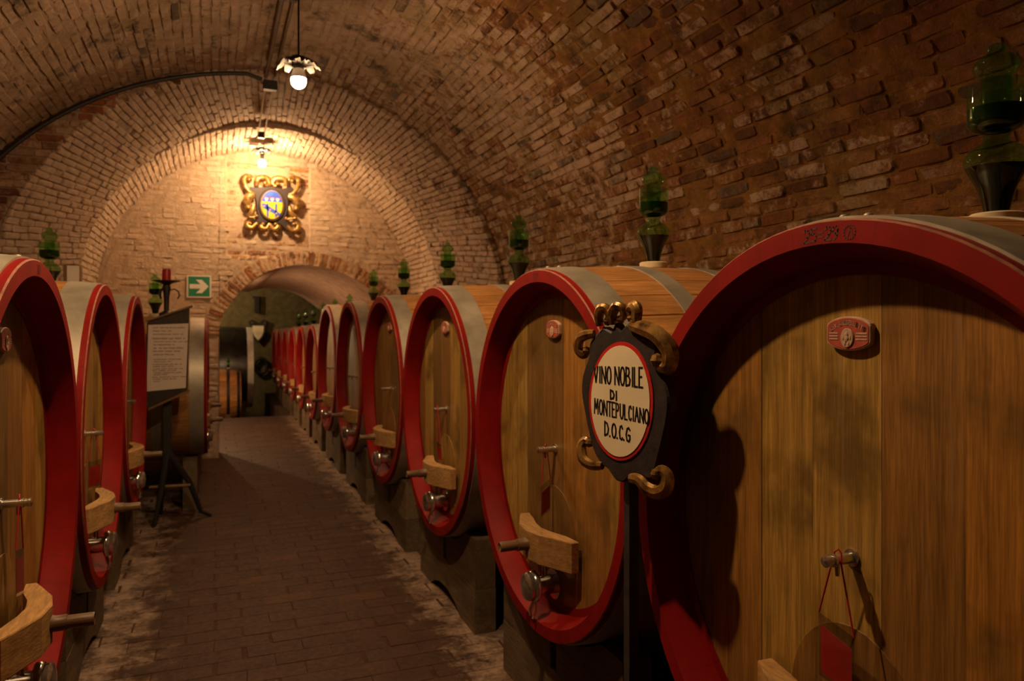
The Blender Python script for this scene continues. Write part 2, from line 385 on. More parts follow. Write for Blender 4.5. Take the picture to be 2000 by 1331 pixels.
def letters(mb, text, u0, v0, us, vs, ue, ve, wd, put, wide=.66):
    """text from (u0,v0) to baseline end (ue,ve), cell height us..vs given by heights at both ends"""
    CW = {' ': .45, '.': .35, 'I': .47, 'L': .8, 'E': .85, 'C': .85, 'P': .85, 'M': 1.15, 'T': .9}
    tot = sum(CW.get(ch, 1) for ch in text); x = 0
    for ch in text:
        cw = CW.get(ch, 1)
        if ch != ' ':
            for st in GLY[ch]:
                pts = []
                for a, b in st:
                    t = (x + cw * (.5 if ch == 'I' else (.12 + .72 * a))) / tot
                    hgt = us + (vs - us) * t
                    pts.append((u0 + (ue - u0) * t, v0 + (ve - v0) * t + b * hgt))
                ribbon(mb, pts, wd, put)
        x += cw

# ------------------------------------------------------------------ brick laying
BL, BH, BD = .25, .058, .05
def brick_variant(i):
    r = random.Random(100 + i); j = lambda a: r.uniform(-a, a)
    L, H = BL / 2, BH / 2; sh = []
    for sx, sy in ((-1, -1), (1, -1), (1, 1), (-1, 1)):
        cl, ch = abs(r.gauss(.010, .008)) + .003, abs(r.gauss(.007, .005)) + .002
        p = [(sx * (L + j(.005)), sy * (H - ch)), (sx * (L - cl), sy * (H + j(.003)))]
        sh += p if sx * sy > 0 else p[::-1]
    back = [(x, y, -BD) for x, y in sh]; mid = [(x, y, -.010 + j(.004)) for x, y in sh]
    fr = [(x * (1 - .03 - abs(j(.03))), y * (1 - .12 - abs(j(.12))), j(.004)) for x, y in sh]
    v = back + mid + fr; n = 8
    f = [(k, (k + 1) % n, n + (k + 1) % n, n + k) for k in range(n)] + [(n + k, n + (k + 1) % n, 2 * n + (k + 1) % n, 2 * n + k) for k in range(n)] + [tuple(range(2 * n, 3 * n))]
    return np.array(v), f
BVAR = [brick_variant(i) for i in range(14)]
cY, sY = math.cos(YAW), math.sin(YAW)
def view_score(p, n, area):
    d = np.array(p) - np.array((0, 0, CH)); F = d[1] * cY + d[0] * sY; Rr = d[0] * cY - d[1] * sY
    if F < .3: return 0
    px = 1000 + FPX * Rr / F; py = 634 - FPX * d[2] / F
    if not (-20 < px < 2020 and -20 < py < 1350): return 0
    D = np.linalg.norm(d); return max(0, -float(np.dot(n, d)) / D) * area / D ** 2
MESHCACHE = {}
def lay(parent, bricks, material, name='brick', limit=300, hidden=None, variants=BVAR, base=(BL, BH)):
    """bricks: list of (pos, t, b, n, length, height). Largest in view become objects, the rest one part."""
    sc = []
    for i, (p, t, b, n, l, h) in enumerate(bricks):
        s = view_score(p, n, l * h)
        if hidden and hidden(p): s *= .02
        sc.append((s, i))
    sc.sort(reverse=True); single = [i for s, i in sc[:limit] if s > 0]; ss = set(single)
    key = material + name
    if key not in MESHCACHE:
        ms = []
        for v, f in variants:
            me = bpy.data.meshes.new(name); me.from_pydata(v.tolist(), [], f); me.materials.append(M[material]); ms.append(me)
        MESHCACHE[key] = ms
    for i in single:
        p, t, b, n, l, h = bricks[i]
        o = bpy.data.objects.new(name, random.choice(MESHCACHE[key])); COL.objects.link(o); o.parent = parent
        A = np.array([np.array(t) * (l / base[0]), np.array(b) * (h / base[1]), n]).T
        mm = Matrix(((*A[0], p[0]), (*A[1], p[1]), (*A[2], p[2]), (0, 0, 0, 1)))
        o.matrix_local = parent.matrix_world.inverted() @ mm
    rest = [i for i in range(len(bricks)) if i not in ss]
    if rest:
        V = []; Fc = []; rv = []; off = 0
        for i in rest:
            p, t, b, n, l, h = bricks[i]; v, f = variants[rng.integers(len(variants))]
            A = np.array([np.array(t) * (l / base[0]), np.array(b) * (h / base[1]), n])
            V.append(v @ A + np.array(p)); Fc += [tuple(k + off for k in q) for q in f]; off += len(v); rv += [rng.random()] * len(f)
        me = bpy.data.meshes.new(name + 's'); me.from_pydata(np.concatenate(V).tolist(), [], Fc); me.materials.append(M[material])
        a = me.attributes.new('rv', 'FLOAT', 'FACE'); a.data.foreach_set('value', rv)
        o = link(name + 's', me, parent); o['kind'] = 'stuff'
def U(v): v = np.array(v, float); return v / np.linalg.norm(v)
def jit(a): return random.uniform(-a, a)

# vault cross-sections: points (x, h above eye) from the right foot over the crown to the left foot
def prof1():
    P = [(.55 + 2.42 * math.cos(a), .06 + 2.39 * math.sin(a)) for a in np.linspace(0, pi / 2, 90)]
    P += [(.55 + 2.85 * math.cos(a), 2.45 * math.sin(a)) for a in np.linspace(pi / 2, pi, 100)[1:]]
    return P
def arc(cx, a, R, n=160): return [(cx + R * math.cos(t), a + R * math.sin(t)) for t in np.linspace(0, pi, n)]
def resample(P, n):
    P = np.array(P); d = np.concatenate([[0], np.cumsum(np.linalg.norm(np.diff(P, axis=0), axis=1))])
    s = np.linspace(0, d[-1], n); return np.stack([np.interp(s, d, P[:, 0]), np.interp(s, d, P[:, 1])], 1), d[-1]
NOISE = rng.random((997, 997))
for _ in range(2): NOISE = (NOISE + np.roll(NOISE, 1, 0) + np.roll(NOISE, 1, 1) + np.roll(NOISE, -1, 0) + np.roll(NOISE, -1, 1)) / 5
NOISE = (NOISE - NOISE.mean()) / NOISE.std()
def backing(name, pa, ya, pb, yb, m, off=.016, parent=None, low=-CH, label='', cat='', fine_=.03, lump=.004):
    """shell behind the bricks, continued straight down to the floor on both sides"""
    def ext(p):
        p = np.array(p); c = p.mean(0) * 0 + np.array((p[:, 0].mean(), .2)); q = []
        for x, h in p:
            d = U((x - c[0], max(h - c[1], 0))); q.append((x + d[0] * off, h + d[1] * off))
        return [(q[0][0], low)] + q + [(q[-1][0], low)]
    A, B = np.array(ext(pa)), np.array(ext(pb)); mb = MB()
    A, La = resample(A, int(9.5 / fine_) if fine_ else 160); B, _ = resample(B, len(A)); n = len(A)
    cN = np.array((.5, .1))
    ys = [ya] + [y for y in np.arange(max(ya, .05), yb, fine_ or 1.0)] + [yb]
    ys = sorted(set(round(float(y), 4) for y in ys)); vs = []
    for iy, y in enumerate(ys):
        k = (y - ya) / (yb - ya); P_ = A + (B - A) * k
        d = P_ - cN; d /= np.linalg.norm(d, axis=1)[:, None]
        sm = NOISE[np.full(n, iy % 997), np.arange(n) % 997][:, None] * lump if fine_ else 0
        Q = P_ - d * sm
        vs += [(x, y, h + CH) for x, h in Q]
    mb.v = vs; mb.f = [(j * n + i, (j + 1) * n + i, (j + 1) * n + i + 1, j * n + i + 1) for j in range(len(ys) - 1) for i in range(n - 1)]; mb.m = [0] * len(mb.f)
    o = mb.build(name, m, parent, 40); return struct(o, label, cat)
def vault_bricks(pa, ya, pb, yb, step=.071, y_from=None, hmin=-.1, blen=.275):
    _, L = resample(pa, 10); n = int(L / step)
    A, _ = resample(pa, n + 1); B, _ = resample(pb, n + 1); out = []
    for i in range(n):
        a = (A[i] + A[i + 1]) / 2; b = (B[i] + B[i + 1]) / 2
        if max(a[1], b[1]) < hmin: continue
        y = (y_from if y_from is not None else ya) + (random.uniform(0, 1)) * -.25
        wob = 0
        while y < yb:
            l = blen * random.choice((1, 1, 1, .95, 1.05, .5, .9)) * (1 + jit(.05)); y0 = max(y, y_from if y_from is not None else ya); y1 = min(y + l, yb); y += l + .008 + jit(.003)
            if y1 - y0 < .06: continue
            ym = (y0 + y1) / 2; k = (ym - ya) / (yb - ya); c = a + (b - a) * k
            e0 = A[i] + (B[i] - A[i]) * k; e1 = A[i + 1] + (B[i + 1] - A[i + 1]) * k
            t = U((b[0] - a[0], yb - ya, b[1] - a[1])); bb = U((e1[0] - e0[0], 0, e1[1] - e0[1])); hgt = np.linalg.norm(e1 - e0)
            nn = np.cross(t, bb); nn = U(nn)
            if np.dot(nn, (.5 - c[0], 0, .2 - c[1])) < 0: bb = -bb; nn = -nn
            bb = U(np.cross(nn, t))
            rr = jit(.05); t2 = U(t + bb * rr * .25 + nn * jit(.014)); nn = U(nn + bb * jit(.09) - t2 * np.dot(nn, t2)); bb = np.cross(nn, t2)
            dep = jit(.006) - (.03 if random.random() < .018 else 0)
            pos = np.array((c[0], ym, c[1] + CH)) + nn * dep + bb * jit(.004)
            out.append((pos, t2, bb, nn, (y1 - y0) * .985, hgt * random.uniform(.78, .93)))
    return out
Y1, Y2, Y3 = 7.5, 9.3, 10.7
PA1 = prof1(); PA2a = arc(.55, .06, 2.37); PA2b = [(.65 + 2.045 * math.cos(t), .31 + (2.045 + .07 * math.sin(t) ** 8) * math.sin(t)) for t in np.linspace(0, pi, 160)]; PA3 = arc(.65, .31, 2.06)
v1 = backing('ceiling', PA1, -5.5, PA1, Y1 + .02, 'mortar', off=.007, lump=.0045, label='long brick barrel vault over the cask aisle', cat='vault')
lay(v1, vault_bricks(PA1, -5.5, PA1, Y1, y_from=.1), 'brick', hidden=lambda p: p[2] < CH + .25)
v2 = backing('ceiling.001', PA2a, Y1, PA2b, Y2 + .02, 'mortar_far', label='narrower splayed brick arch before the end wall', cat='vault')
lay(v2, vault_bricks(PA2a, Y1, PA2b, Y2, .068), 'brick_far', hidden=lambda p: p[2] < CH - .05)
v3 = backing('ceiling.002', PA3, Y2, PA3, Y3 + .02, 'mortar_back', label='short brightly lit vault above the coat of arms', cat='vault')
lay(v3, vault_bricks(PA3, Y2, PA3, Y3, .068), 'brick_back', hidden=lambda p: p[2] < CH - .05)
# brick face where the long vault meets the narrower arch, and the small step at the next one
def ring_face(name, outer, inner, y, m, label):
    o = np.array(outer); i = np.array(inner); n = 120
    A, _ = resample([(o[0][0], -CH)] + list(map(tuple, o)) + [(o[-1][0], -CH)], n); B, _ = resample([(i[0][0], -CH)] + list(map(tuple, i)) + [(i[-1][0], -CH)], n)
    mb = MB()
    for P_ in (A, B): mb.v += [(x, y, h + CH) for x, h in P_]
    mb.f = [(k, k + 1, n + k + 1, n + k) for k in range(n - 1)]; mb.m = [0] * (n - 1)
    return struct(mb.build(name, m), label, 'wall')
wf = ring_face('wall_arch', PA1, PA2a, Y1 + .012, 'mortar', 'bare red brick face beside the first arch')
struct(ring_face('trim_1', [(x * 1.02, h + .03) for x, h in PA2b], PA3, Y2 + .004, 'mortar_back', 'narrow stepped edge of the second arch'), 'narrow stepped edge of the second arch', 'trim')
bl = []
for k in range(-6, 33):
    h = .005 + k * .071
    xl = .55 - 2.85 * math.sqrt(max(0, 1 - (max(h, 0) / 2.45) ** 2)); v = 2.37 ** 2 - max(h - .06, 0) ** 2
    if v <= 0: continue
    xr = .55 - math.sqrt(v) - .01; x = xl - random.random() * .2
    while x < xr:
        x0, x1 = max(x, xl), min(x + .27, xr); x += .278
        if x1 - x0 > .05: bl.append((np.array(((x0 + x1) / 2, Y1 + jit(.005), h + CH)), (1, 0, 0), (0, 0, 1), (0, -1, 0), x1 - x0, .06))
lay(wf, bl, 'brick_face', hidden=lambda p: p[2] < CH)

# ------------------------------------------------------------------ end wall with the low passage arch
DOOR = [(.05, -CH), (.05, -.25), (.06, -.05), (.085, .06), (.13, .18), (.215, .315), (.32, .455), (.447, .58), (.56, .665), (.684, .735), (.82, .785), (.964, .818), (1.09, .833), (1.21, .835), (1.33, .824), (1.46, .797), (1.62, .76), (1.78, .70), (1.92, .625), (2.04, .54), (2.22, .40), (2.45, .22), (2.66, .08), (2.74, -.1), (2.74, -CH)]
DX = np.array([p[0] for p in DOOR]); DH = np.array([p[1] for p in DOOR])
def door_h(x): return float(np.interp(x, DX[1:-1], DH[1:-1])) if .05 < x < 2.74 else -9
def top_h(x):
    v = 2.09 ** 2 - (x - .65) ** 2; return .31 + math.sqrt(v) if v > 0 else .31
mb = MB(); xs = sorted(set([round(float(x), 4) for x in np.linspace(-1.44, 2.74, 150)] + [float(x) for x in DX])); nz = 90
for i, x in enumerate(xs):
    z0, z1 = max(door_h(x), -CH), max(top_h(x), door_h(x)) + .05
    for k in range(nz + 1):
        h = z0 + (z1 - z0) * k / nz
        rec = .032 if .14 < x < 1.24 and .93 < h < 2.2 else 0
        mb.v.append((x, Y3 + .001 + rec - NOISE[i, k] * .0035, h + CH))
mb.f = [(i * (nz + 1) + k, (i + 1) * (nz + 1) + k, (i + 1) * (nz + 1) + k + 1, i * (nz + 1) + k + 1) for i in range(len(xs) - 1) for k in range(nz)]; mb.m = [0] * len(mb.f)
n0 = len(mb.v)      # soffit of the passage arch through the wall thickness
mb.mi = 1
mb.add([(x, y, h + CH) for y in (Y3 - .012, Y3 + .5) for x, h in DOOR], [(i, i + 1, len(DOOR) + i + 1, len(DOOR) + i) for i in range(len(DOOR) - 1)])
wb = struct(mb.build('wall_back', ['mortar_back', 'plaster_pink'], smooth=30), 'limewashed brick end wall with a low arched passage', 'wall')
bk, bo = [], []
def in_panel(x, h): return .14 < x < 1.24 and .93 < h < 2.2
RING = .19
Dp = np.array(DOOR[1:-1])
def ring_dist(x, h): return float(np.min(np.hypot(Dp[:, 0] - x, Dp[:, 1] - h)))
row = 0; h = -1.75
Dfine, _ = resample(DOOR[1:-1], 200)
while h < 2.36:
    hh = .07; v = 2.07 ** 2 - max(h - .31, 0) ** 2
    if v > 0:
        xl, xr = .65 - math.sqrt(v), min(.65 + math.sqrt(v), 2.72)
        x = xl - random.random() * .25
        while x < xr:
            l = .265 * random.choice((1, 1, 1, .5, .92)); cuts = [c for c in (.14, 1.24) if x + .05 < c < x + l - .05 and .93 < h < 2.2]
            x0 = max(x, xl); x1 = min(cuts[0] - .006 if cuts else x + l, xr); x = cuts[0] + .006 if cuts else x + l + .009
            # trim against the voussoir ring
            seg = [q for q in np.linspace(x0, x1, 9) if (h > door_h(q) and np.min(np.hypot(Dfine[:, 0] - q, Dfine[:, 1] - h)) > RING + .02) or q < .04 and h < -.3 or (h < .0 and q < .05 - RING)]
            if len(seg) < 2: continue
            x0, x1 = seg[0], seg[-1]
            if x1 - x0 < .06: continue
            pan = in_panel((x0 + x1) / 2, h); band = .14 < (x0 + x1) / 2 < 1.24 and .84 < h < .99
            pos = np.array(((x0 + x1) / 2, Y3 + (.032 if pan else 0) + jit(.005), h + CH + jit(.006)))
            n = U((jit(.06), -1, jit(.06))); t = U(np.array((1, 0, jit(.03))) - n * n[0]); b = np.cross(n, t)
            (bo if (pan and random.random() < .7) or band else bk).append((pos, t, b, n, x1 - x0, hh * random.uniform(.78, .95)))
    h += hh + .004; row += 1
# fan of bricks round the passage arch
Lr = np.concatenate([[0], np.cumsum(np.linalg.norm(np.diff(Dfine, axis=0), axis=1))])
s = .12
while s < Lr[-1] - .25:
    i = int(np.searchsorted(Lr, s)); p = Dfine[min(i, 198)]; q = Dfine[min(i + 1, 199)]; tg = U(q - p); nr = np.array((-tg[1], tg[0]))
    c = p + nr * (RING / 2 + .004)
    t = np.array((nr[0], 0, nr[1])); n = np.array((0, -1, 0)); b = np.cross(n, t)
    bo.append((np.array((c[0], Y3 - .006 + jit(.006), c[1] + CH)), t, b, n, RING, .052 * random.uniform(.85, 1)))
    s += .0585
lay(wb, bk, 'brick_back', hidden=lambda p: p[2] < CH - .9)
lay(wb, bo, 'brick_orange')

# ------------------------------------------------------------------ floor
mb = MB(); mb.box((-2.6, -5.6, -.10), (3.2, 15.2, -.004)); mb.box((1.22, 15.2, -.8), (3.2, 21, -.006)); mb.box((-2.6, 15.2, -.8), (1.22, 21, -.7))
fl = struct(mb.build('floor', 'earth'), 'worn terracotta brick floor of the aisle', 'floor')
def tile_variant(i):
    r = random.Random(i); L, H = .15, .075; j = lambda a: r.uniform(-a, a)
    sh = [(-L + j(.004), -H + j(.003)), (L + j(.004), -H + j(.003)), (L + j(.004), H + j(.003)), (-L + j(.004), H + j(.003))]
    v = [(x, y, -.02) for x, y in sh] + [(x, y, -.003) for x, y in sh] + [(x * .988, y * .98, j(.0008)) for x, y in sh]
    f = [(k, (k + 1) % 4, 4 + (k + 1) % 4, 4 + k) for k in range(4)] + [(4 + k, 4 + (k + 1) % 4, 8 + (k + 1) % 4, 8 + k) for k in range(4)] + [(8, 9, 10, 11)]
    return np.array(v), f
TV = [tile_variant(i) for i in range(8)]; tl = []
for r in range(int(12.6 / .15)):
    y = 2.65 + r * .15
    for k in range(-4, 8):
        x = .15 + k * .3 + (.15 if r % 2 else 0) + jit(.01)
        if -1.0 < x < 1.9 and y < 15.12:
            a = jit(.012); tl.append((np.array((x, y, jit(.0008))), (math.cos(a), math.sin(a), 0), (-math.sin(a), math.cos(a), 0), U((jit(.008), jit(.008), 1)), .294, .145))
lay(fl, tl, 'tile', 'tile', variants=TV, base=(.3, .15), hidden=lambda p: not (-.62 < p[0] < 1.45))

# ------------------------------------------------------------------ passage and far room
mb = MB()
PV = [(-1.75, -CH - .7), (-1.75, .3), (-1.4, .62), (-.6, .76), (.2, .80)] + [p for p in DOOR[1:-1] if p[0] > .68] + [(2.78, -.1), (2.78, -CH)]
mb.add([(x, y, h + CH) for y in (Y3 + .45, 17.8) for x, h in PV], [(i, i + 1, len(PV) + i + 1, len(PV) + i) for i in range(len(PV) - 1)])
struct(mb.build('ceiling.003', 'plaster_pink', smooth=30), 'rough plastered vault of the passage beyond the arch', 'vault')
mb = MB(); mb.add([(x, Y3 + .5, z) for x, z in ((-1.8, -1), (.05, -1), (.05, 3.2), (-1.8, 3.2))], [(0, 1, 2, 3)])
struct(mb.build('wall_passage', 'plaster_pink'), 'plastered inner side of the end wall', 'wall')
mb = MB(); mb.add([(-2.4, 20.6, -.8), (3.4, 20.6, -.8), (3.4, 20.6, 3.6), (-2.4, 20.6, 3.6)], [(3, 2, 1, 0)])
mb.add([(-2.4, 17.8, 3.4), (3.4, 17.8, 3.4), (3.4, 20.6, 3.4), (-2.4, 20.6, 3.4)], [(0, 1, 2, 3)])
for x in (-2.4, 3.4): mb.add([(x, 17.8, -.8), (x, 20.6, -.8), (x, 20.6, 3.6), (x, 17.8, 3.6)], [(0, 1, 2, 3)])
wfar = struct(mb.build('wall_far', 'plaster_olive'), 'olive plaster wall at the far end of the cellar', 'wall')
mb = MB(); mb.add([(-2.6, -5.4, 0), (3.2, -5.4, 0), (3.2, -5.4, 4.5), (-2.6, -5.4, 4.5)], [(0, 1, 2, 3)])
struct(mb.build('wall_entrance', 'mortar'), 'rough wall closing the vault behind the viewer', 'wall')

# ------------------------------------------------------------------ casks
def belly(R, L, x): return R * (1 + .030 * (1 - ((x - L / 2) / (L / 2)) ** 2))
ZR = {}
CASK = {}
def cask_meshes(R, L, full):
    key = (R, L, full)
    if key in CASK: return CASK[key]
    d = {}; c = R - .8
    # rim: painted end of the staves, bevelled inwards to the head
    mb = MB()
    pr = [(.045, R + .001), (.005, R - .001), (.0, R - .0055), (.0, R - .056), (.062, R - .088), (.100, R - .092), (.1005, R - .125)]
    mb.lathe(pr, 96, 'x', mats=[0, 1, 0, 0, 0, 0]); d['rim'] = mb.mesh('rim', ['red', 'edge'], 25)
    def hoop(x0, x1):
        mb = MB(); t = .0045
        mb.lathe([(x0, belly(R, L, x0) - .01), (x0, belly(R, L, x0) + t), ((x0 + x1) / 2, belly(R, L, (x0 + x1) / 2) + t), (x1, belly(R, L, x1) + t), (x1, belly(R, L, x1) - .01)], 96, 'x')
        return mb.mesh('hoop', 'hoop', 40)
    d['hoops'] = [hoop(.03, .16), hoop(.40, .49), hoop(L - .49, L - .40), hoop(L - .15, L - .02)]
    xs = np.linspace(.04, L, 9)
    if full:
        n = 40; w_ = 2 * pi / n * .497; mb = MB(); vs = []
        for x in xs:
            r = belly(R, L, x)
            for a, rr in ((-w_, r - .004), (-w_ * .93, r), (0, r + .0008), (w_ * .93, r), (w_, r - .004), (w_, r - .045), (-w_, r - .045)):
                vs.append((x, math.sin(a) * rr, math.cos(a) * rr))
        k = 7; fs = [(i * k + j, (i + 1) * k + j, (i + 1) * k + (j + 1) % k, i * k + (j + 1) % k) for i in range(len(xs) - 1) for j in range(k)]
        fs += [tuple(range(k)), tuple((len(xs) - 1) * k + j for j in range(k))[::-1]]
        mb.add(vs, fs); d['stave'] = mb.mesh('stave', 'stave', 30); d['n'] = n
    else:
        mb = MB(); mb.lathe([(x, belly(R, L, x)) for x in xs], 64, 'x'); d['body'] = mb.mesh('body', 'stave', 60)
    mb = MB(); mb.lathe([(L - .08, .001), (L - .08, R - .03)], 48, 'x'); d['back'] = mb.mesh('back_head', 'head')
    # head boards, upright
    Rh = R - .10; rr = random.Random(5); cuts = [-Rh]; nb = 7
    for i in range(1, nb): cuts.append(-Rh + 2 * Rh * i / nb + rr.uniform(-.03, .03))
    cuts.append(Rh); d['boards'] = []
    for i in range(nb):
        a, b = cuts[i] + .0004, cuts[i + 1] - .0004
        us = np.linspace(a, b, 7); hi = [(u, math.sqrt(max(0, Rh ** 2 - u * u))) for u in us]; lo = [(u, -h_) for u, h_ in hi][::-1]
        x0 = .103 + rr.uniform(-.001, .001); mb = MB(); mb.prism([p for p in (lo + hi)], x0, x0 + .03, 'x', bev=.0009)
        d['boards'].append(mb.mesh('head_board', 'head'))
    s = R / .8
    # small manhole door low in the head
    pts = [(-.19 * s, -.60 * s), (-.205 * s, -.42 * s)] + [(-.2 * s * math.cos(t), -.40 * s + .235 * s * math.sin(t)) for t in np.linspace(.1, pi - .1, 15)] + [(.205 * s, -.42 * s), (.19 * s, -.60 * s), (0, -.625 * s)]
    mb = MB(); mb.prism(pts, .1005, .112, 'x', bev=.0008); d['door'] = mb.mesh('manhole_door', 'head')
    # bowed clamping bar with a turned bolt
    out = [(-.26, .012), (-.262, .055), (-.20, .085), (-.10, .128), (0, .140), (.10, .122), (.20, .075), (.262, .045), (.26, .012), (.17, .02), (.08, .052), (0, .062), (-.08, .055), (-.17, .03)]
    mb = MB(); mb.prism([(.098 - dd * s, -u * s) for u, dd in out], -.475 * s, -.345 * s, 'z', bev=.004); d['bar'] = mb.mesh('door_bar', 'bar')
    mb = MB(); mb.lathe([(-.155 * s, .001), (-.165 * s, .020), (-.16 * s, .022), (-.085 * s, .022), (-.084 * s, .026), (-.045 * s, .026), (-.035 * s, .034), (-.028 * s, .034), (.02, .03)], 16, 'x', (0, 0, -.41 * s)); d['bolt'] = mb.mesh('bolt', 'bolt', 40)
    # drain tap with a capped flange
    zt = -.60 * s; mb = MB()
    mb.lathe([(.10, .068), (.092, .068), (.092, .043), (.010, .043), (.007, .056), (-.014, .056), (-.016, .043)], 24, 'x', (0, 0, zt)); d['tap'] = mb.mesh('tap', 'chrome', 35)
    mb = MB(); mb.lathe([(-.016, .060), (-.034, .062), (-.044, .055), (-.049, .038), (-.053, .001)], 24, 'x', (0, 0, zt)); d['cap'] = mb.mesh('tap_cap', 'chrome', 40)
    mb = MB(); mb.lathe([(-.018, .063), (-.010, .069), (.004, .069), (.010, .063)], 24, 'x', (0, 0, zt))
    mb.tube([(0, 0, zt - .066), (-.016, .010, zt - .10), (-.008, .022, zt - .135)], .0065, 6); mb.tube([(.004, 0, zt - .066), (.0, -.016, zt - .105), (-.018, -.024, zt - .135)], .006, 6); d['clamp'] = mb.mesh('clamp_ring', 'chrome', 40)
    mb = MB(); mb.tube([(.05, 0, zt + .036), (.05, 0, zt + .085)], .011, 10); mb.tube([(.05, 0, zt + .083), (.05, .0, zt + .10)], .016, 10); d['stem'] = mb.mesh('tap_stem', 'chrome', 40)
    # sampling valve in the middle of the head
    mb = MB(); mb.lathe([(.105, .021), (.098, .021), (.097, .013), (.045, .013), (.044, .0155), (.038, .0155), (.037, .0125), (.028, .0125), (.026, .014), (.018, .014), (.016, .010), (.014, .001)], 18, 'x'); d['valve'] = mb.mesh('sample_valve', 'chrome', 35)
    mb = MB(); mb.tube([(.055, 0, -.010), (.055, 0, -.038)], [.0065, .005], 10); d['spout'] = mb.mesh('spout', 'chrome', 40)
    # maker's plaque: lens-shaped plate in relief
    zp = .535 * s
    def lens(a, b, e): return [(max(-a, min(a, a * 1.18 * math.cos(t))), b * math.sin(t)) for t in np.linspace(0, 2 * pi, 40, endpoint=False)]
    put = lambda u, v, x=.0835: (x, -u, zp + v)
    mb = MB(); mb.prism([(-u, zp + v) for u, v in lens(.066, .041, 0)], .104, .088, 'x', bev=.002); d['plaque'] = mb.mesh('maker_plaque', 'plaque')
    mb = MB(); mb.prism([(-u, zp + v) for u, v in lens(.061, .0365, 0)], .0885, .0865, 'x'); d['field'] = mb.mesh('red_field', 'plaquebg')
    mb = MB(); mb.prism([(-.020 * math.cos(t), zp - .010 + .0235 * math.sin(t)) for t in np.linspace(0, 2 * pi, 24, endpoint=False)], .0868, .0835, 'x', bev=.002)
    for (a, b, r_, q) in ((0, .010, .0075, 1.2), (0, -.002, .009, 1.3), (-.012, .0, .004, 2.2), (.012, .0, .004, 2.2), (-.006, -.016, .005, 1.6), (.006, -.016, .005, 1.6)): mb.sphere((.0835, -a * .85, zp - .010 + b * .8), r_ * .8, 8, (.45, 1, q))
    txt = 'CAV.GARBELLOTTO'
    mb.mi = 0
    for i, ch in enumerate(txt):
        t = (i + .5) / len(txt) - .5; ang = -t * 1.5; cx, cy = .047 * t * 2.25, .0262 - .075 * t * t * .95
        for st in GLY[ch]:
            pts = [((a - .5) * .0052, (b - .5) * .0098) for a, b in st]
            pts = [(cx + p * math.cos(ang * .6) - q * math.sin(ang * .6), cy + p * math.sin(ang * .6) + q * math.cos(ang * .6)) for p, q in pts]
            ribbon(mb, pts, .0021, lambda u, v: put(u, v, .0855))
    for u0, u1 in ((-.054, -.030), (.026, .056)):
        for v_ in (.001, -.006, -.013): ribbon(mb, [(u0, v_), (u1, v_)], .0038, lambda u, v: put(u, v, .0855))
    d['emblem'] = mb.mesh('emblem', 'plaque')
    CASK[key] = d; return d
def cask(x, y, zc, R, L, rz, label, group, full=True, door=True, scale=1.0, stamp=None, head=True):
    root = empty('wine_cask', (x, y, zc), rz, label, 'cask', group)
    if scale != 1: root.scale = (scale,) * 3
    d = cask_meshes(R, L, full); 
    link('rim', d['rim'], root)
    for h_ in d['hoops']: link('hoop', h_, root)
    if full:
        n = d['n']
        for i in range(n):
            o = link('stave', d['stave'], root); o.rotation_euler = (2 * pi * i / n + .05, 0, 0)
    else: link('body', d['body'], root)
    link('back_head', d['back'], root)
    for m_ in d['boards']: link('head_board', m_, root)
    link('manhole_door', d['door'], root)
    b = link('door_bar', d['bar'], root); link('bolt', d['bolt'], b)
    t = link('tap', d['tap'], root); link('tap_cap', d['cap'], t); link('clamp_ring', d['clamp'], t); link('tap_stem', d['stem'], t)
    v = link('sample_valve', d['valve'], root); link('spout', d['spout'], v)
    if full:
        p = link('maker_plaque', d['plaque'], root); link('red_field', d['field'], p); link('emblem', d['emblem'], p)
    if stamp:
        mb = MB()
        for i, ch in enumerate(stamp):
            a = (i - (len(stamp) - 1) / 2) * .0285 + .02
            if ch == ' ': continue
            for st in (GLY[ch] if ch in GLY else []):
                pts = []
                for p_, q_ in st:
                    ang = a + (p_ - .5) * .019 / .77; rr = .752 + q_ * .030; pts.append((rr * math.sin(ang), rr * math.cos(ang)))
                ribbon(mb, pts, .0042, lambda u, v: (-.0006, -u, v))
        if len(stamp) > 5:
            ang = .115; ribbon(mb, [(.767 * math.sin(ang) + .016 * math.cos(t), .767 * math.cos(ang) + .016 * math.sin(t)) for t in np.linspace(0, 2 * pi, 15)], .003, lambda u, v: (-.0006, -u, v))
            ribbon(mb, [(.767 * math.sin(ang) - .006, .767 * math.cos(ang) - .008), (.767 * math.sin(ang) + .003, .767 * math.cos(ang) + .009), (.767 * math.sin(ang) + .008, .767 * math.cos(ang) - .008)], .003, lambda u, v: (-.0006, -u, v))
        mb.build('stamped_number', 'stampred', root)
        mb = MB()
        for xx, aa in ((.06, -.02), (.10, -.06), (.44, .03)):
            r_ = belly(R, L, xx) + .005; mb = MB(); mb.sphere((xx, r_ * math.sin(aa), r_ * math.cos(aa)), .011, 10, (1, 1, .6)); mb.build('rivet', 'hoop', root, 60)
    return root
CRAD = {}
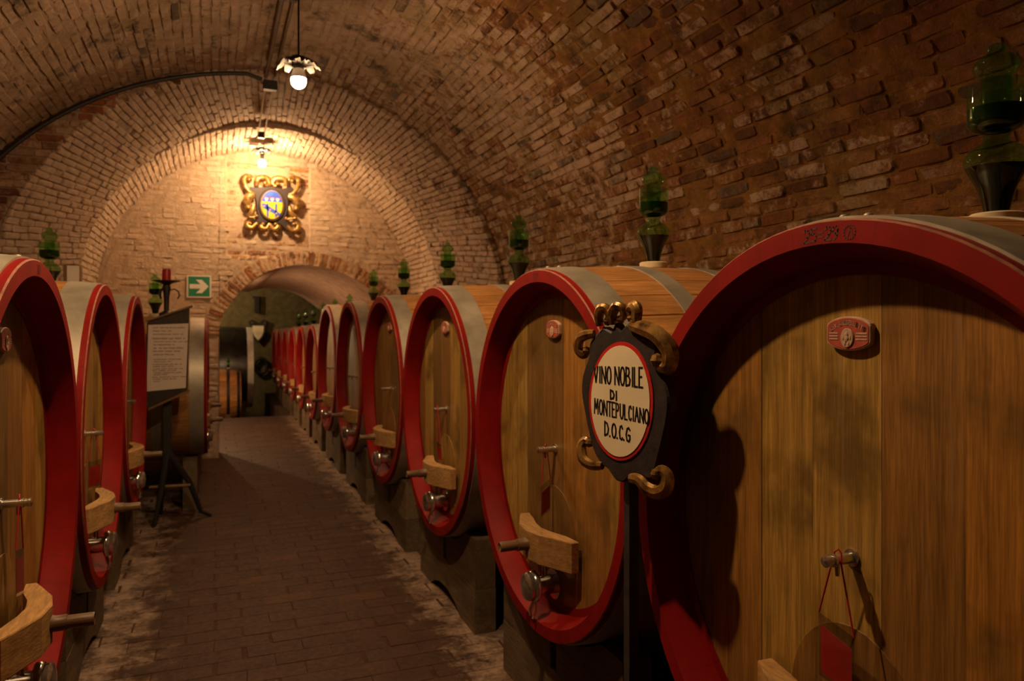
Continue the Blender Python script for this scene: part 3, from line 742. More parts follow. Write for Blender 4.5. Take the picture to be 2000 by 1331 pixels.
def cradle(x, y, zc, R, L, rz, label, group, zb=0.0):
    """two cross beams under the cask, hollowed above and arched below; built in floor coordinates"""
    key = (R, round(zc - zb, 3), L)
    if key not in CRAD:
        H = .545 * (R / .8) if R < .79 else .55; hw = .606 * R / .8; z0 = zc - zb; ms = []
        def top(u, x0):
            r = max(belly(R, L, q) for q in (x0, x0 + .13)) + .007; v = r * r - u * u
            return min(H, z0 - math.sqrt(v)) if v > 0 else H
        for x0 in (.09, L - .30):
            us = np.linspace(-hw, hw, 41); hm = H * .47
            botm = [(u, 0 if abs(u) > hw * .52 else .085 * math.cos(u / (hw * .52) * pi / 2) ** .6) for u in us]
            lower = botm + [(hw, min(hm, top(hw, x0))), (hw * .5, min(hm, top(hw * .5, x0))), (0, min(hm, top(0, x0))), (-hw * .5, min(hm, top(-hw * .5, x0))), (-hw, hm)]
            lo = [(u, z) for u, z in botm] + [(u, min(hm, top(u, x0))) for u in us[::-1]]
            mb = MB(); mb.prism(lo, x0, x0 + .13, 'x'); ms.append(('lower_beam', mb.mesh('lower_beam', 'cradle')))
            for sgn in (-1, 1):
                uu = [u for u in us if u * sgn > 0 and top(u, x0) > hm + .004]
                up = [(u, hm + .003) for u in uu] + [(u, top(u, x0)) for u in uu[::-1]]
                if len(uu) > 1:
                    mb = MB(); mb.prism(up, x0 + .002, x0 + .128, 'x'); ms.append(('upper_beam', mb.mesh('upper_beam', 'cradle')))
        CRAD[key] = ms
    root = empty('cask_cradle', (x, y, zb), rz, label, 'cradle', group)
    for n_, m_ in CRAD[key]: link(n_, m_, root)
    return root

# hand-blown airlock on the bung
FM = {}
def flask_meshes():
    k = .000473
    pr = [(0, 62), (35, 68), (85, 80), (140, 96), (185, 116), (230, 142), (268, 160), (300, 165), (335, 152), (365, 128), (388, 90), (402, 70), (430, 64), (446, 70), (460, 90), (475, 122), (500, 141), (540, 145), (640, 145), (735, 145)]
    mb = MB(); mb.lathe([(z * k, r * k) for z, r in pr], 40); FM['bulb'] = mb.mesh('lower_bulb', 'glass', 180)
    pr = [(470, 74), (600, 74), (765, 74), (778, 90), (795, 110), (825, 118), (852, 112), (876, 92), (892, 62), (900, 46), (912, 48), (932, 52), (950, 40), (960, 1)]
    mb = MB(); mb.lathe([(z * k, r * k) for z, r in pr], 36); FM['stop'] = mb.mesh('inner_stopper', 'glass', 180)
    mb = MB(); mb.lathe([(0.001, .001)] + [(z * k, (r - 3) * k) for z, r in [(2, 62), (35, 68), (85, 80), (140, 96), (185, 116), (230, 142), (262, 157)]] + [(263 * k, .001)], 36); FM['wine'] = mb.mesh('wine', 'wine', 40)
    mb = MB(); mb.lathe([(462 * k, 78 * k)] + [(z * k, (r - 4) * k) for z, r in [(465, 92), (478, 122), (502, 141), (540, 145), (594, 145)]] + [(595 * k, 78 * k), (462 * k, 78 * k)], 36); FM['seal'] = mb.mesh('seal_liquid', 'winegreen', 40)
    mb = MB(); mb.lathe([(-.028, .001), (-.028, .064), (-.004, .066), (.0, .060), (.002, .001)], 28); FM['bung'] = mb.mesh('bung', 'bung', 40)
flask_meshes()
def flask(x, y, z, label, scale=1.0, rz=0, tilt=0):
    o = empty('glass_airlock', (x, y, z), rz, label, 'airlock', 'green glass airlocks on the casks')
    if scale != 1: o.scale = (scale,) * 3
    for n_, k in (('bung', 'bung'), ('lower_bulb', 'bulb'), ('inner_stopper', 'stop'), ('wine', 'wine'), ('seal_liquid', 'seal')): link(n_, FM[k], o)
    return o

L0 = 1.24; XR = 1.309; ZC = CH - .557
ordn = ['nearest', 'second', 'third', 'fourth', 'fifth', 'sixth', 'seventh', 'eighth', 'ninth', 'tenth', 'eleventh', 'twelfth']
extra = ['large red-rimmed oak cask stamped 25 29, nearest in the right-hand row', 'red-rimmed oak cask half behind the oval wine sign, second in right row',
         'red-rimmed oak cask with a red card lying on its bar, third in right row', 'red-rimmed oak cask with steel hoop, fourth in right row',
         'red-rimmed oak cask, fifth in the right-hand row', 'red-rimmed oak cask, sixth in right row, last before the passage arch']
YR = [1.325, 2.98, 4.65, 6.31, 7.97, 9.63]
for i, y in enumerate(YR):
    cask(XR, y, ZC, .8, L0, 0, extra[i], 'casks in the right row', stamp='25=29 ' if i == 0 else ('331' if i == 1 else None))
    cradle(XR, y, ZC, .8, L0, 0, f'dark wooden beam cradle under the {ordn[i]} cask of the right row', 'cradles of the right row')
    flask(XR + L0 / 2, y + jit(.01), ZC + .8 * 1.03 + .028, f'green glass airlock with dark wine on the {ordn[i]} right-hand cask', [1, 1, 1, .97, .95, .95][i], jit(3))
y = 11.22
for k in range(6):
    sc = 1 - .018 * k; R = .70
    zc = .40 + R * sc
    cask(XR, y, zc, R, 1.15, 0, f'smaller red-rimmed cask in the passage, {ordn[6 + k]} in the right row', 'casks in the passage', full=False, scale=sc)
    cradle(XR, y, round(.40 + R, 3), R, 1.15, 0, f'dark cradle under the {ordn[6 + k]} cask of the right row', 'cradles of the right row', zb=-.014 * k if k else 0)
    flask(XR + .575, y, zc + (R * 1.03) * sc + .028, f'small green airlock on the {ordn[6 + k]} right-hand cask, in the passage', .92)
    y += 1.46
# left-hand row
XL = -.542; ZL = CH - .585
llab = ['red-rimmed oak cask at the left edge, nearest in the left row', 'red-rimmed oak cask with broad steel hoop, second in left row', 'red-rimmed oak cask, third in left row, before the lectern']
for i, y in enumerate((2.836, 4.50, 6.25)):
    cask(XL, y, ZL, .8, L0, pi, llab[i], 'casks in the left row', stamp='301' if i == 0 else None)
    cradle(XL, y, ZL, .8, L0, pi, f'dark wooden beam cradle under the {ordn[i]} cask of the left row', 'cradles of the left row')
flask(XL - L0 / 2 + .05, 6.2, ZL + .824 + .028, 'green glass airlock with domed top on the third left-hand cask', .96)
for i, y in enumerate((8.33, 9.80)):
    cask(-.07, y, 1.165, .70, 1.15, pi, ['red-rimmed cask standing behind the lectern', 'red-rimmed cask against the jamb of the passage arch'][i], 'casks beside the end wall', full=False)
    cradle(-.07, y, 1.165, .70, 1.15, pi, ['dark cradle under the cask behind the lectern', 'dark cradle under the cask by the arch jamb'][i], 'cradles of the left row')
flask(-.565, 8.33, 1.165 + .721 + .028, 'green glass airlock behind the red candle', .90)
# small wooden box on the third left cask
mb = MB(); mb.box((-.055, -.05, 0), (.055, .05, .215), .004); bx = mb.build('wooden_box', 'trimwood', None, None, (-1.0, 6.42, ZL + .822))
mb = MB(); mb.box((-.030, -.052, .008), (.050, -.0495, .205)); mb.build('front_panel', 'paper', bx); tag(bx, 'small upright box with pale front on the third left cask', 'box')

# ------------------------------------------------------------------ tags hanging from the sampling valves
def tag_card(x, y, z, rz, label, drop=.16, wdt=.105, hgt=.13, lean=0, swing=0):
    o = empty('card_tag', (x, y, z), rz, label, 'tag', 'red card tags on the casks'); w2 = wdt / 2
    mb = MB(); a = swing
    P = lambda u, v: (-.004 - lean * -v, -u * math.cos(a) + v * math.sin(a) * .0 , v)
    mb.tube([P(-w2, -drop), P(-.012, -.02), (-.004, .004, .006), (-.002, -.006, .014), (.0, -.012, .006), P(.016, -.02), P(w2, -drop - .02)], .0022, 6); mb.build('cord', 'cord', o)
    mb = MB(); q = [(-w2, -drop), (w2, -drop - .02), (w2 * 1.02, -drop - hgt - .02), (-w2 * .98, -drop - hgt)]
    mb.prism([(-u, v) for u, v in q], -.0055, -.0035, 'x'); mb.build('clear_sleeve', 'sleeve', o)
    mb = MB(); q = [(-w2 * .88, -drop - .028), (w2 * .9, -drop - .05), (w2 * .92, -drop - hgt - .012), (-w2 * .86, -drop - hgt + .01)]
    mb.prism([(-u, v) for u, v in q], -.0052, -.0042, 'x'); mb.build('red_card', 'tagred', o)
    return o
tag_card(XR + .055, YR[0], ZC + .013, 0, 'red card in clear sleeve hanging on the nearest right-hand cask', .155, .105, .15)
tag_card(XR + .06, YR[1], ZC + .013, math.radians(-58), 'red card in clear sleeve hanging edge-on beside the oval sign', .15, .075, .14)
tag_card(XL - .055, 2.836, ZL + .013, pi, 'red card in clear sleeve on the cask at the left edge', .155, .10, .15)
tag_card(XL - .06, 4.50, ZL + .013, pi + math.radians(60), 'red card hanging on the second cask of the left row', .15, .075, .14)
o = tag_card(XR + .04, YR[2], ZC + .013, math.radians(8), 'red card resting above the bar of the third right-hand cask', .22, .06, .12); o.rotation_euler.x = math.radians(-9)

# ------------------------------------------------------------------ oval wine sign on a post
ang = math.radians(15); SU = Vector((math.sin(ang), -math.cos(ang), 0)); SN = Vector((-math.cos(ang), -math.sin(ang), 0)); SO = Vector((1.2, 2.03, CH - .24))
sign = empty('oval_sign', (SO.x, SO.y, 0), 0, 'black and gold oval sign reading Vino Nobile di Montepulciano D.O.C.G', 'sign')
def S3(u, v, d): return tuple(Vector((0, 0, CH - .24)) + SU * u + Vector((0, 0, v)) + SN * d)
def slab(mb, pts, d0, d1, bev=.0):
    n = len(pts); cx = sum(p[0] for p in pts) / n; cy = sum(p[1] for p in pts) / n
    ins = [(u - (u - cx) * bev / .2, v - (v - cy) * bev / .25) for u, v in pts]
    mb.add([S3(u, v, d0) for u, v in pts] + [S3(u, v, d1 - bev) for u, v in pts] + [S3(u, v, d1) for u, v in ins],
           [(i, (i + 1) % n, n + (i + 1) % n, n + i) for i in range(n)] + [(n + i, n + (i + 1) % n, 2 * n + (i + 1) % n, 2 * n + i) for i in range(n)] + [tuple(range(n))[::-1], tuple(range(2 * n, 3 * n))])
BO = [(-.112, .205), (-.139, .178), (-.143, .135), (-.163, .095), (-.175, .063), (-.179, .014), (-.167, -.039), (-.147, -.107), (-.124, -.169), (-.089, -.211), (-.052, -.227), (-.023, -.253), (.0, -.257), (.019, -.254), (.047, -.231), (.088, -.22), (.134, -.227), (.153, -.18), (.178, -.104), (.197, -.03), (.2, .028), (.178, .084), (.153, .121), (.146, .184), (.11, .2), (.074, .212), (.033, .242), (.002, .219), (-.02, .245), (-.038, .216), (-.078, .232)]
def smooth_closed(P, keep):
    out = []; n = len(P)
    for i in range(n):
        p0, p1, p2, p3 = (Vector((*P[(i + k) % n], 0)) for k in (-1, 0, 1, 2))
        if i in keep or (i + 1) % n in keep: out.append(P[i]); continue
        for t in (0, .33, .66):
            q = .5 * ((2 * p1) + (p2 - p0) * t + (2 * p0 - 5 * p1 + 4 * p2 - p3) * t * t + (3 * p1 - p0 - 3 * p2 + p3) * t ** 3); out.append((q.x, q.y))
    return out
mb = MB(); slab(mb, smooth_closed(BO, set(range(25, 31))), -.018, .018, .006); mb.build('board', 'boardblack', sign)
EC, EA, EB = (.004, -.002), .140, .187
def ellip(a, b, n=48): return [(EC[0] + a * math.cos(t), EC[1] + b * math.sin(t) + .08 * a * math.cos(t)) for t in np.linspace(0, 2 * pi, n, endpoint=False)]
mb = MB(); slab(mb, ellip(EA, EB), .015, .0215); mb.build('red_border', 'signred', sign)
mb = MB(); slab(mb, ellip(EA - .012, EB - .012), .018, .0235); mb.build('cream_panel', 'cream', sign)
mb = MB(); put = lambda u, v: S3(u, v, .0242)
letters(mb, 'VINO NOBILE', -.112, .052, .050, .060, .108, .048, .0062, put)
letters(mb, 'DI', -.036, .003, .028, .028, -.002, .000, .0065, put)
letters(mb, 'MONTEPULCIANO', -.110, -.050, .048, .042, .131, -.060, .0054, put)
letters(mb, 'D.O.C.G', -.062, -.116, .044, .042, .056, -.124, .0062, put)
mb.build('lettering', 'ink', sign)
def scroll(pts, r, d=.016, name='gilded_scroll'):
    mb = MB(); P = [Vector(S3(u, v, d + .006 * math.sin(i))) for i, (u, v) in enumerate(pts)]
    Q = []
    for i in range(len(P) - 1):            # Catmull-Rom
        p0, p1, p2, p3 = P[max(i - 1, 0)], P[i], P[i + 1], P[min(i + 2, len(P) - 1)]
        for t in np.linspace(0, 1, 5, endpoint=False):
            Q.append(.5 * ((2 * p1) + (p2 - p0) * t + (2 * p0 - 5 * p1 + 4 * p2 - p3) * t * t + (3 * p1 - p0 - 3 * p2 + p3) * t ** 3))
    Q.append(P[-1]); n = len(Q); R_ = [r * (.55 + .6 * math.sin(pi * (.12 + .80 * i / (n - 1)))) for i in range(n)]
    mb.tube([tuple(q) for q in Q], R_, 8, .8); mb.sphere(tuple(Q[-1]), R_[-1] * 1.25, 8); mb.build(name, 'gold', sign, 30)
scroll([(-.089, .235), (-.09, .265), (-.078, .290), (-.058, .290), (-.052, .268), (-.060, .250)], .017)
scroll([(-.03, .240), (-.026, .275), (-.008, .297), (.014, .290), (.014, .268), (-.002, .256)], .017)
scroll([(.095, .228), (.078, .250), (.078, .285), (.058, .298), (.038, .285), (.044, .260)], .017)
scroll([(.054, .238), (.101, .228), (.153, .213), (.188, .185), (.203, .155), (.196, .120), (.176, .115), (.160, .132)], .026)
scroll([(-.116, .21), (-.151, .205), (-.183, .191), (-.193, .158), (-.174, .138), (-.160, .152)], .017)
scroll([(-.078, -.218), (-.128, -.223), (-.165, -.207), (-.178, -.17), (-.165, -.148), (-.148, -.155)], .017)
scroll([(.047, -.238), (.088, -.236), (.118, -.255), (.153, -.262), (.184, -.245), (.190, -.210), (.172, -.195), (.155, -.207)], .020)
pc = SN * -.035; mb = MB(); mb.box((pc.x - .017, pc.y - .017, .0), (pc.x + .017, pc.y + .017, CH - .30), .002)
mb.build('post', 'boardblack', sign); mb = MB(); mb.box((pc.x - .06, pc.y - .13, 0), (pc.x + .035, pc.y + .13, .02), .003); mb.build('foot', 'boardblack', sign)

# ------------------------------------------------------------------ coat of arms on the end wall
AO = Vector((.72, Y3 - .02, CH + 1.62))
arms = empty('coat_of_arms', tuple(AO), 0, 'carved gilt coat of arms with blue and yellow oval on end wall', 'coat of arms')
arms.scale = (.89, 1, .90)
bd = [(-.17, .29), (-.30, .29), (-.36, .25), (-.30, .19), (-.24, .18), (-.22, .05), (-.21, -.08), (-.19, -.18), (-.27, -.27), (-.24, -.31), (-.15, -.25), (0, -.24), (.13, -.25), (.25, -.36), (.31, -.30), (.2, -.19), (.235, -.08), (.25, .05), (.25, .19), (.31, .21), (.37, .27), (.30, .33), (.15, .29), (0, .315)]
mb = MB(); mb.prism(bd, -.03, .0, 'y', .006); mb.build('back_board', 'purple', arms)
def ov(a, b, n=40, c=(.008, .026)): return [(c[0] + a * math.cos(t), c[1] + b * math.sin(t)) for t in np.linspace(0, 2 * pi, n, endpoint=False)]
mb = MB(); mb.prism(ov(.20, .255), -.052, -.02, 'y', .012); mb.build('oval_moulding', 'beam', arms)
mb = MB(); mb.prism(ov(.163, .225), -.066, -.03, 'y', .012); sh = mb.build('shield', 'yellow', arms)
def inov(u, v, a=.158, b=.219): return ((u - .008) / a) ** 2 + ((v - .026) / b) ** 2 < 1
up = [(.008 + .158 * math.cos(t), .026 + .219 * math.sin(t)) for t in np.linspace(.22, pi - .22, 22)]
mb = MB(); mb.prism(up, -.069, -.06, 'y', .003); mb.build('blue_chief', 'blue', sh)
mb = MB(); mb.prism([(-.125, .135), (.142, .135), (.154, .118), (-.138, .118)], -.0705, -.066, 'y'); mb.build('red_band', 'crimson', sh)
for u in (-.075, .01, .09):
    mb = MB(); mb.prism([(u - .026, .122), (u - .012, .130), (u, .124), (u + .012, .130), (u + .026, .122), (u + .016, .098), (u, .080), (u - .016, .098)], -.0725, -.066, 'y'); mb.build('gold_charge', 'cream', sh)
for pts in ([(-.075, .04), (-.045, .045), (-.042, -.16), (-.07, -.15)], [(.055, .045), (.085, .045), (.08, -.15), (.05, -.165)], [(-.145, .04), (-.10, .04), (.135, -.10), (.115, -.145), (-.13, -.02)]):
    mb = MB(); mb.prism(pts, -.0695, -.062, 'y'); mb.build('blue_bar', 'blue', sh)
for u, v in ((-.11, .0), (-.02, -.05), (.07, -.10)):
    mb = MB(); mb.lathe([(-.072, .001), (-.072, .013), (-.066, .014)], 12, 'y', (u, 0, v)); mb.build('roundel', 'pink', sh)
def curl(pts, r, fat=1):
    mb = MB(); P = [Vector((u, -.03 - .012 * math.sin(i * 1.3), v)) for i, (u, v) in enumerate(pts)]; Q = []
    for i in range(len(P) - 1):
        p0, p1, p2, p3 = P[max(i - 1, 0)], P[i], P[i + 1], P[min(i + 2, len(P) - 1)]
        for t in np.linspace(0, 1, 5, endpoint=False):
            Q.append(.5 * ((2 * p1) + (p2 - p0) * t + (2 * p0 - 5 * p1 + 4 * p2 - p3) * t * t + (3 * p1 - p0 - 3 * p2 + p3) * t ** 3))
    Q.append(P[-1]); n = len(Q); R_ = [r * .78 * (.5 + .62 * math.sin(pi * (.1 + .8 * i / (n - 1)))) for i in range(n)]
    mb.tube([tuple(q) for q in Q], R_, 10, .5); mb.sphere(tuple(Q[-1]), R_[-1] * 1.3, 10); mb.build('gilded_scroll', 'gold', arms, 50)
curl([(-.25, .18), (-.33, .22), (-.385, .32), (-.395, .41), (-.365, .45), (-.31, .44), (-.295, .41), (-.325, .395)], .045)
curl([(.26, .20), (.34, .24), (.395, .34), (.408, .43), (.365, .475), (.30, .465), (.275, .435), (.31, .42)], .045)
curl([(-.205, .31), (-.21, .40), (-.13, .445), (-.05, .43), (-.02, .37), (-.06, .335), (-.095, .355)], .05)
curl([(.215, .335), (.205, .425), (.125, .45), (.045, .43), (.018, .37), (.055, .335), (.09, .355)], .05)
curl([(-.245, .16), (-.32, .14), (-.355, .05), (-.34, -.03)], .075); curl([(-.26, .02), (-.275, -.06), (-.30, -.13), (-.33, -.165), (-.22, -.155)], .05)
curl([(.255, .175), (.345, .15), (.40, .06), (.375, -.01)], .075); curl([(.275, .03), (.29, -.06), (.33, -.12), (.36, -.14), (.22, -.17)], .05)
curl([(-.21, -.26), (-.28, -.335), (-.345, -.325), (-.37, -.275), (-.335, -.25), (-.31, -.275)], .045)
curl([(.24, -.28), (.32, -.355), (.395, -.33), (.415, -.265), (.375, -.23), (.335, -.255)], .048)
curl([(-.02, -.26), (-.07, -.345), (-.14, -.345), (-.165, -.295), (-.12, -.27)], .048); curl([(-.03, -.26), (.03, -.345), (.09, -.335), (.11, -.28), (.065, -.265)], .048)

# ------------------------------------------------------------------ green exit arrow on the end wall
sg = empty('exit_sign', (-.198, Y3 - .018, CH + .507), 0, 'green sign with white arrow pointing right on end wall', 'sign')
mb = MB(); mb.box((-.150, -.004, -.150), (.150, .012, .150)); mb.build('white_plate', 'signwhite', sg)
mb = MB(); mb.box((-.132, -.006, -.132), (.132, -.003, .132)); mb.build('green_field', 'signgreen', sg)
ar = [(-.115, .03), (.018, .03), (-.04, .09), (.035, .09), (.118, .0), (.035, -.09), (-.04, -.09), (.018, -.03), (-.115, -.03)]
mb = MB(); mb.prism(ar, -.008, -.005, 'y'); mb.build('arrow', 'signwhite', sg)

# ------------------------------------------------------------------ lectern with a handwritten notice
lec = empty('lectern', (-.36, 7.3, 0), 0, 'black wooden lectern with a handwritten notice, left of the aisle', 'lectern')
Z = lambda h: CH - .2 + h
mb = MB(); mb.prism([(-.203, Z(.215)), (.144, Z(.345)), (.127, Z(-.40)), (-.215, Z(-.55))], 0, .05, 'y', .003); mb.build('panel', 'beam', lec)
mb = MB(); mb.add([(x, y, z) for x, z in ((-.21, Z(.222)), (.165, Z(.362)), (.165, Z(.376)), (-.21, Z(.236))) for y in (-.03, .30)], [(0, 2, 3, 1), (2, 4, 5, 3), (4, 6, 7, 5), (6, 0, 1, 7), (0, 6, 4, 2), (1, 3, 5, 7)]); mb.build('top_board', 'trimwood', lec)
mb = MB(); mb.add([(x, y, z) for x, z in ((-.19, Z(-.565)), (.145, Z(-.412)), (.145, Z(-.39)), (-.19, Z(-.543))) for y in (-.03, .03)], [(0, 2, 3, 1), (2, 4, 5, 3), (4, 6, 7, 5), (6, 0, 1, 7), (0, 6, 4, 2), (1, 3, 5, 7)]); mb.build('lower_strip', 'trimwood', lec)
mb = MB(); mb.prism([(-.191, Z(.195)), (.136, Z(.209)), (.114, Z(-.376)), (-.205, Z(-.398))], -.004, -.001, 'y'); pp = mb.build('notice_sheet', 'paper', lec)
mb = MB(); rr = random.Random(3)
for k, (v, e, wd) in enumerate([(.17, .9, .012), (.14, .5, .012), (.11, .95, .012), (.072, .92, .018), (.044, 1, .012), (.016, .6, .013), (-.014, .9, .015), (-.042, .8, .015), (-.072, .6, .013), (-.115, .8, .010), (-.135, .55, .009), (-.16, .8, .010), (-.178, .6, .009), (-.2, .85, .009), (-.216, .7, .009), (-.236, .85, .010), (-.252, .45, .010), (-.274, .95, .010), (-.292, .75, .010), (-.312, .2, .010)]):
    u = -.155 + rr.uniform(-.005, .008); end = -.155 + .27 * e
    while u < end:
        l = rr.uniform(.018, .06); l = min(l, end - u + .01); x = u
        while x < u + l:                       # squiggled script
            a, b = rr.uniform(.25, .6) * wd, -rr.uniform(.1, .5) * wd
            ribbon(mb, [(x, Z(v) + b), (x + .004, Z(v) + a), (x + .008, Z(v) + b)], .0028, lambda p, q: (p, -.0045, q)); x += .0085
        u += l + rr.uniform(.008, .018)
mb.build('handwriting', 'paleink', pp)
mb = MB(); mb.box((-.075, .03, Z(-1.0)), (-.005, .09, Z(-.38)), .004); mb.build('column', 'iron', lec)
for pts in ([(-.045, .05, Z(-.97)), (-.09, .0, Z(-1.30)), (-.14, -.04, Z(-1.58)), (-.155, -.05, Z(-1.60))], [(-.03, .06, Z(-.97)), (.14, .10, Z(-1.25)), (.24, .16, Z(-1.55)), (.33, .18, Z(-1.60))], [(-.045, .07, Z(-.97)), (-.10, .30, Z(-1.30)), (-.12, .42, Z(-1.60))]):
    mb = MB(); mb.tube(pts, [.032, .026, .02, .014], 8); mb.build('leg', 'iron', lec, 40)
mb = MB(); mb.tube([(-.19, .07, Z(-1.27)), (.15, .07, Z(-1.275))], .014, 8); mb.build('cross_bar', 'trimwood', lec, 40)

# ------------------------------------------------------------------ iron candlestick with red candle
zb = 1.165 + .752
cs = empty('candlestick', (-.45, 8.12, zb), 0, 'wrought iron candlestick with red candle above the lectern', 'candlestick')
t0 = CH + .43 - zb
mb = MB(); mb.lathe([(-.03, .001), (-.03, .07), (0.0, .07), (.02, .03), (.03, .024), (t0 * .5, .026), (t0 - .06, .04), (t0 - .035, .03), (t0 - .02, .05), (t0 + .004, .128), (t0 + .008, .128), (t0 - .008, .06), (t0 - .010, .001)], 28); mb.build('stand', 'iron', cs, 40)
for a in (0, 2.1, 4.2):
    mb = MB(); mb.tube([(math.cos(a) * r, math.sin(a) * r, z) for r, z in ((.03, t0 - .085), (.075, t0 - .075), (.11, t0 - .10), (.118, t0 - .14), (.10, t0 - .175))], .007, 6); mb.build('scroll_arm', 'iron', cs, 40)
cd = tag(MB().lathe([(0, .001), (0, .041), (.110, .041), (.128, .037), (.120, .020), (.118, .001)], 24).build('candle', 'candle', None, 40, (-.45, 8.12, CH + .43 - .006)), 'thick red pillar candle on the iron candlestick', 'candle')
mb = MB(); mb.tube([(0, 0, .117), (.002, 0, .132)], .002, 6); mb.build('wick', 'ink', cd)

# ------------------------------------------------------------------ lamps
def petal_mesh(k):
    mb = MB(); n = 9; vs = []; fs = []; r = random.Random(k)
    for i in range(n):
        t = i / (n - 1); rad = .035 + .105 * t; wdt = .045 * math.sin(pi * min(1, .12 + .88 * t) ** .8) * (1 + .25 * math.sin(t * 17)) + .002; z = .012 + .03 * math.sin(t * 2.4) - .035 * t * t * (1 + r.uniform(-.4, .6))
        for sgn in (-1, 0, 1): vs.append((rad, sgn * wdt, z - (.008 if sgn else 0)))
    for i in range(n - 1):
        for j in range(2): fs.append((i * 3 + j, i * 3 + j + 1, (i + 1) * 3 + j + 1, (i + 1) * 3 + j))
    n2 = len(vs); vs += [(x, y, z - .0025) for x, y, z in vs]; fs += [tuple(q + n2 for q in f[::-1]) for f in fs]
    mb.add(vs, fs); return mb
def lamp(key, label, ceil, pm, bulb_r=.048, sway=0.0, up=0.0, half=False):
    (x, y, h), s = LAMPS[key]; z = CH + h
    o = empty('pendant_lamp', (x, y, z), 0, label, 'lamp', 'pendant lamps along the vault')
    mb = MB(); mb.lathe([(-bulb_r, .001)] + [(-bulb_r * math.cos(t), bulb_r * math.sin(t)) for t in np.linspace(.1, pi * (.64 if half else .93), 14)], 24); mb.build('bulb', bulb_mat('glowing_bulb_' + key, s), o, 180)
    mb = MB(); mb.lathe([(bulb_r * .9, .001), (bulb_r * .9, .024), (.075 + up, .028), (.08 + up, .034), (.105 + up, .030), (.125 + up, .018), (.14 + up, .008), (.145 + up, .001)], 20); mb.build('socket', 'iron', o, 40)
    if half: mb = MB(); mb.lathe([(bulb_r * .36, bulb_r * .99), (bulb_r * .7, bulb_r * 1.0), (.085, .030), (.095, .012)], 24); mb.build('collar', 'white', o, 40)
    for k in range(9):
        for lay_ in (0, 1):
            if lay_ and k % 2: continue
            p = petal_mesh(k + 10 * lay_).build('leaf', pm, o, 60); p.location = (0, 0, .098 + up + .028 * lay_); p.rotation_euler = (0, 0, 2 * pi * k / 9 + lay_ * .35); p.scale = (1 - .25 * lay_,) * 3
    mb = MB(); mb.tube([(0, 0, .14 + up), (sway * .3, 0, (ceil - h) * .5), (sway, 0, ceil - h)], .006, 8); mb.build('cord', 'iron', o, 40)
    return o
lamp('front', 'lit pendant lamp with white leaf crown above the aisle', 2.44, 'petal', half=True)
lamp('arms', 'lit pendant lamp with dark leaf crown before the coat of arms', 2.36, 'darkpetal', sway=.03, up=.05)
def shaded(key, label, ceil):
    (x, y, h), s = LAMPS[key]; z = CH + h
    o = empty('shaded_lamp', (x, y, z), 0, label, 'lamp', 'pendant lamps along the vault')
    mb = MB(); mb.sphere((0, 0, 0), .046, 20); mb.build('bulb', bulb_mat('glowing_bulb_' + key, s), o, 180)
    mb = MB(); mb.lathe([(-.075, .15), (-.03, .135), (.04, .10), (.08, .06), (.10, .035), (.13, .03), (.14, .001)], 32); mb.lathe([(.138, .001), (.128, .027), (.098, .031), (.078, .056), (.038, .096), (-.03, .131), (-.075, .147), (-.075, .15)], 32); mb.build('shade', 'darkpetal', o, 40)
    mb = MB(); mb.tube([(0, 0, .135), (0, 0, ceil - h)], .006, 8); mb.build('cord', 'iron', o, 40); return o
shaded('near', 'shaded pendant lamp over the near casks, out of view above', 2.44)
lamp('far', 'pendant lamp in the far room, hidden behind the passage wall', 1.55, 'darkpetal')
lamp('passage', 'pendant lamp in the passage, hidden behind the end wall', .74, 'darkpetal')

# ------------------------------------------------------------------ conduits and cables under the crown
def crown(y):
    if y <= Y1: return 2.43
    return 2.43 - (y - Y1) / (Y2 - Y1) * .05
for dx, r, nm in ((-.02, .018, 'thick brown conduit running along the crown of the vault'), (.06, .011, 'thin brown conduit beside the thick one on the vault crown')):
    o = MB().tube([(.475 + dx, y, CH + crown(y) - .045) for y in np.linspace(-4, Y1 - .02, 14)], r, 8).build('conduit', 'conduit', None, 40); tag(o, nm, 'conduit', 'conduits on the crown')
    for y in (3.2, 5.6): MB().box((.475 + dx - r - .012, y - .02, CH + 2.43 - .062), (.475 + dx + r + .012, y + .02, CH + 2.43 - .02)).build('clip', 'iron', o)
pts = [(.42, Y1 - .045, CH + 2.355)]
for x, h in [p for p in PA1[90:] if p[1] > .5 and p[0] < .40]: pts.append((x + .03 * (.55 - x) / 2.4, Y1 - .045, h - .045 + CH))
o = MB().tube(pts[::3], .019, 8).build('pipe', 'iron', None, 40); tag(o, 'dark pipe bent along the edge of the first arch', 'pipe')
o = MB(); o.box((.43, Y1 - .05, CH + 2.27), (.56, Y1 + .03, CH + 2.36), .006); o = o.build('junction_box', 'iron'); tag(o, 'dark junction box where pipe and conduits meet', 'junction box')
for dx, nm in ((-.035, 'left of the two pale wires under the second arch'), (.035, 'right of the two pale wires under the second arch')):
    o = MB().tube([(.49 + dx + .02 * k / 8, Y1 + .03 + (Y2 - Y1 - .08) * k / 8, CH + 2.33 - .075 * k / 8) for k in range(9)], .008, 6).build('wire', 'wire', None, 40); tag(o, nm, 'wire', 'pale wires')
o = MB(); o.box((.47, Y2 - .06, CH + 2.225), (.55, Y2 + .0, CH + 2.30), .005); tag(o.build('cable_clamp', 'iron'), 'dark cable clamp at the edge of the lit vault', 'clamp')
o = MB(); o.box((.40, 9.86, CH + 2.26), (.515, 9.92, CH + 2.305), .004); tag(o.build('white_box', 'white'), 'small white electrical box beside the far lamp', 'electrical box')

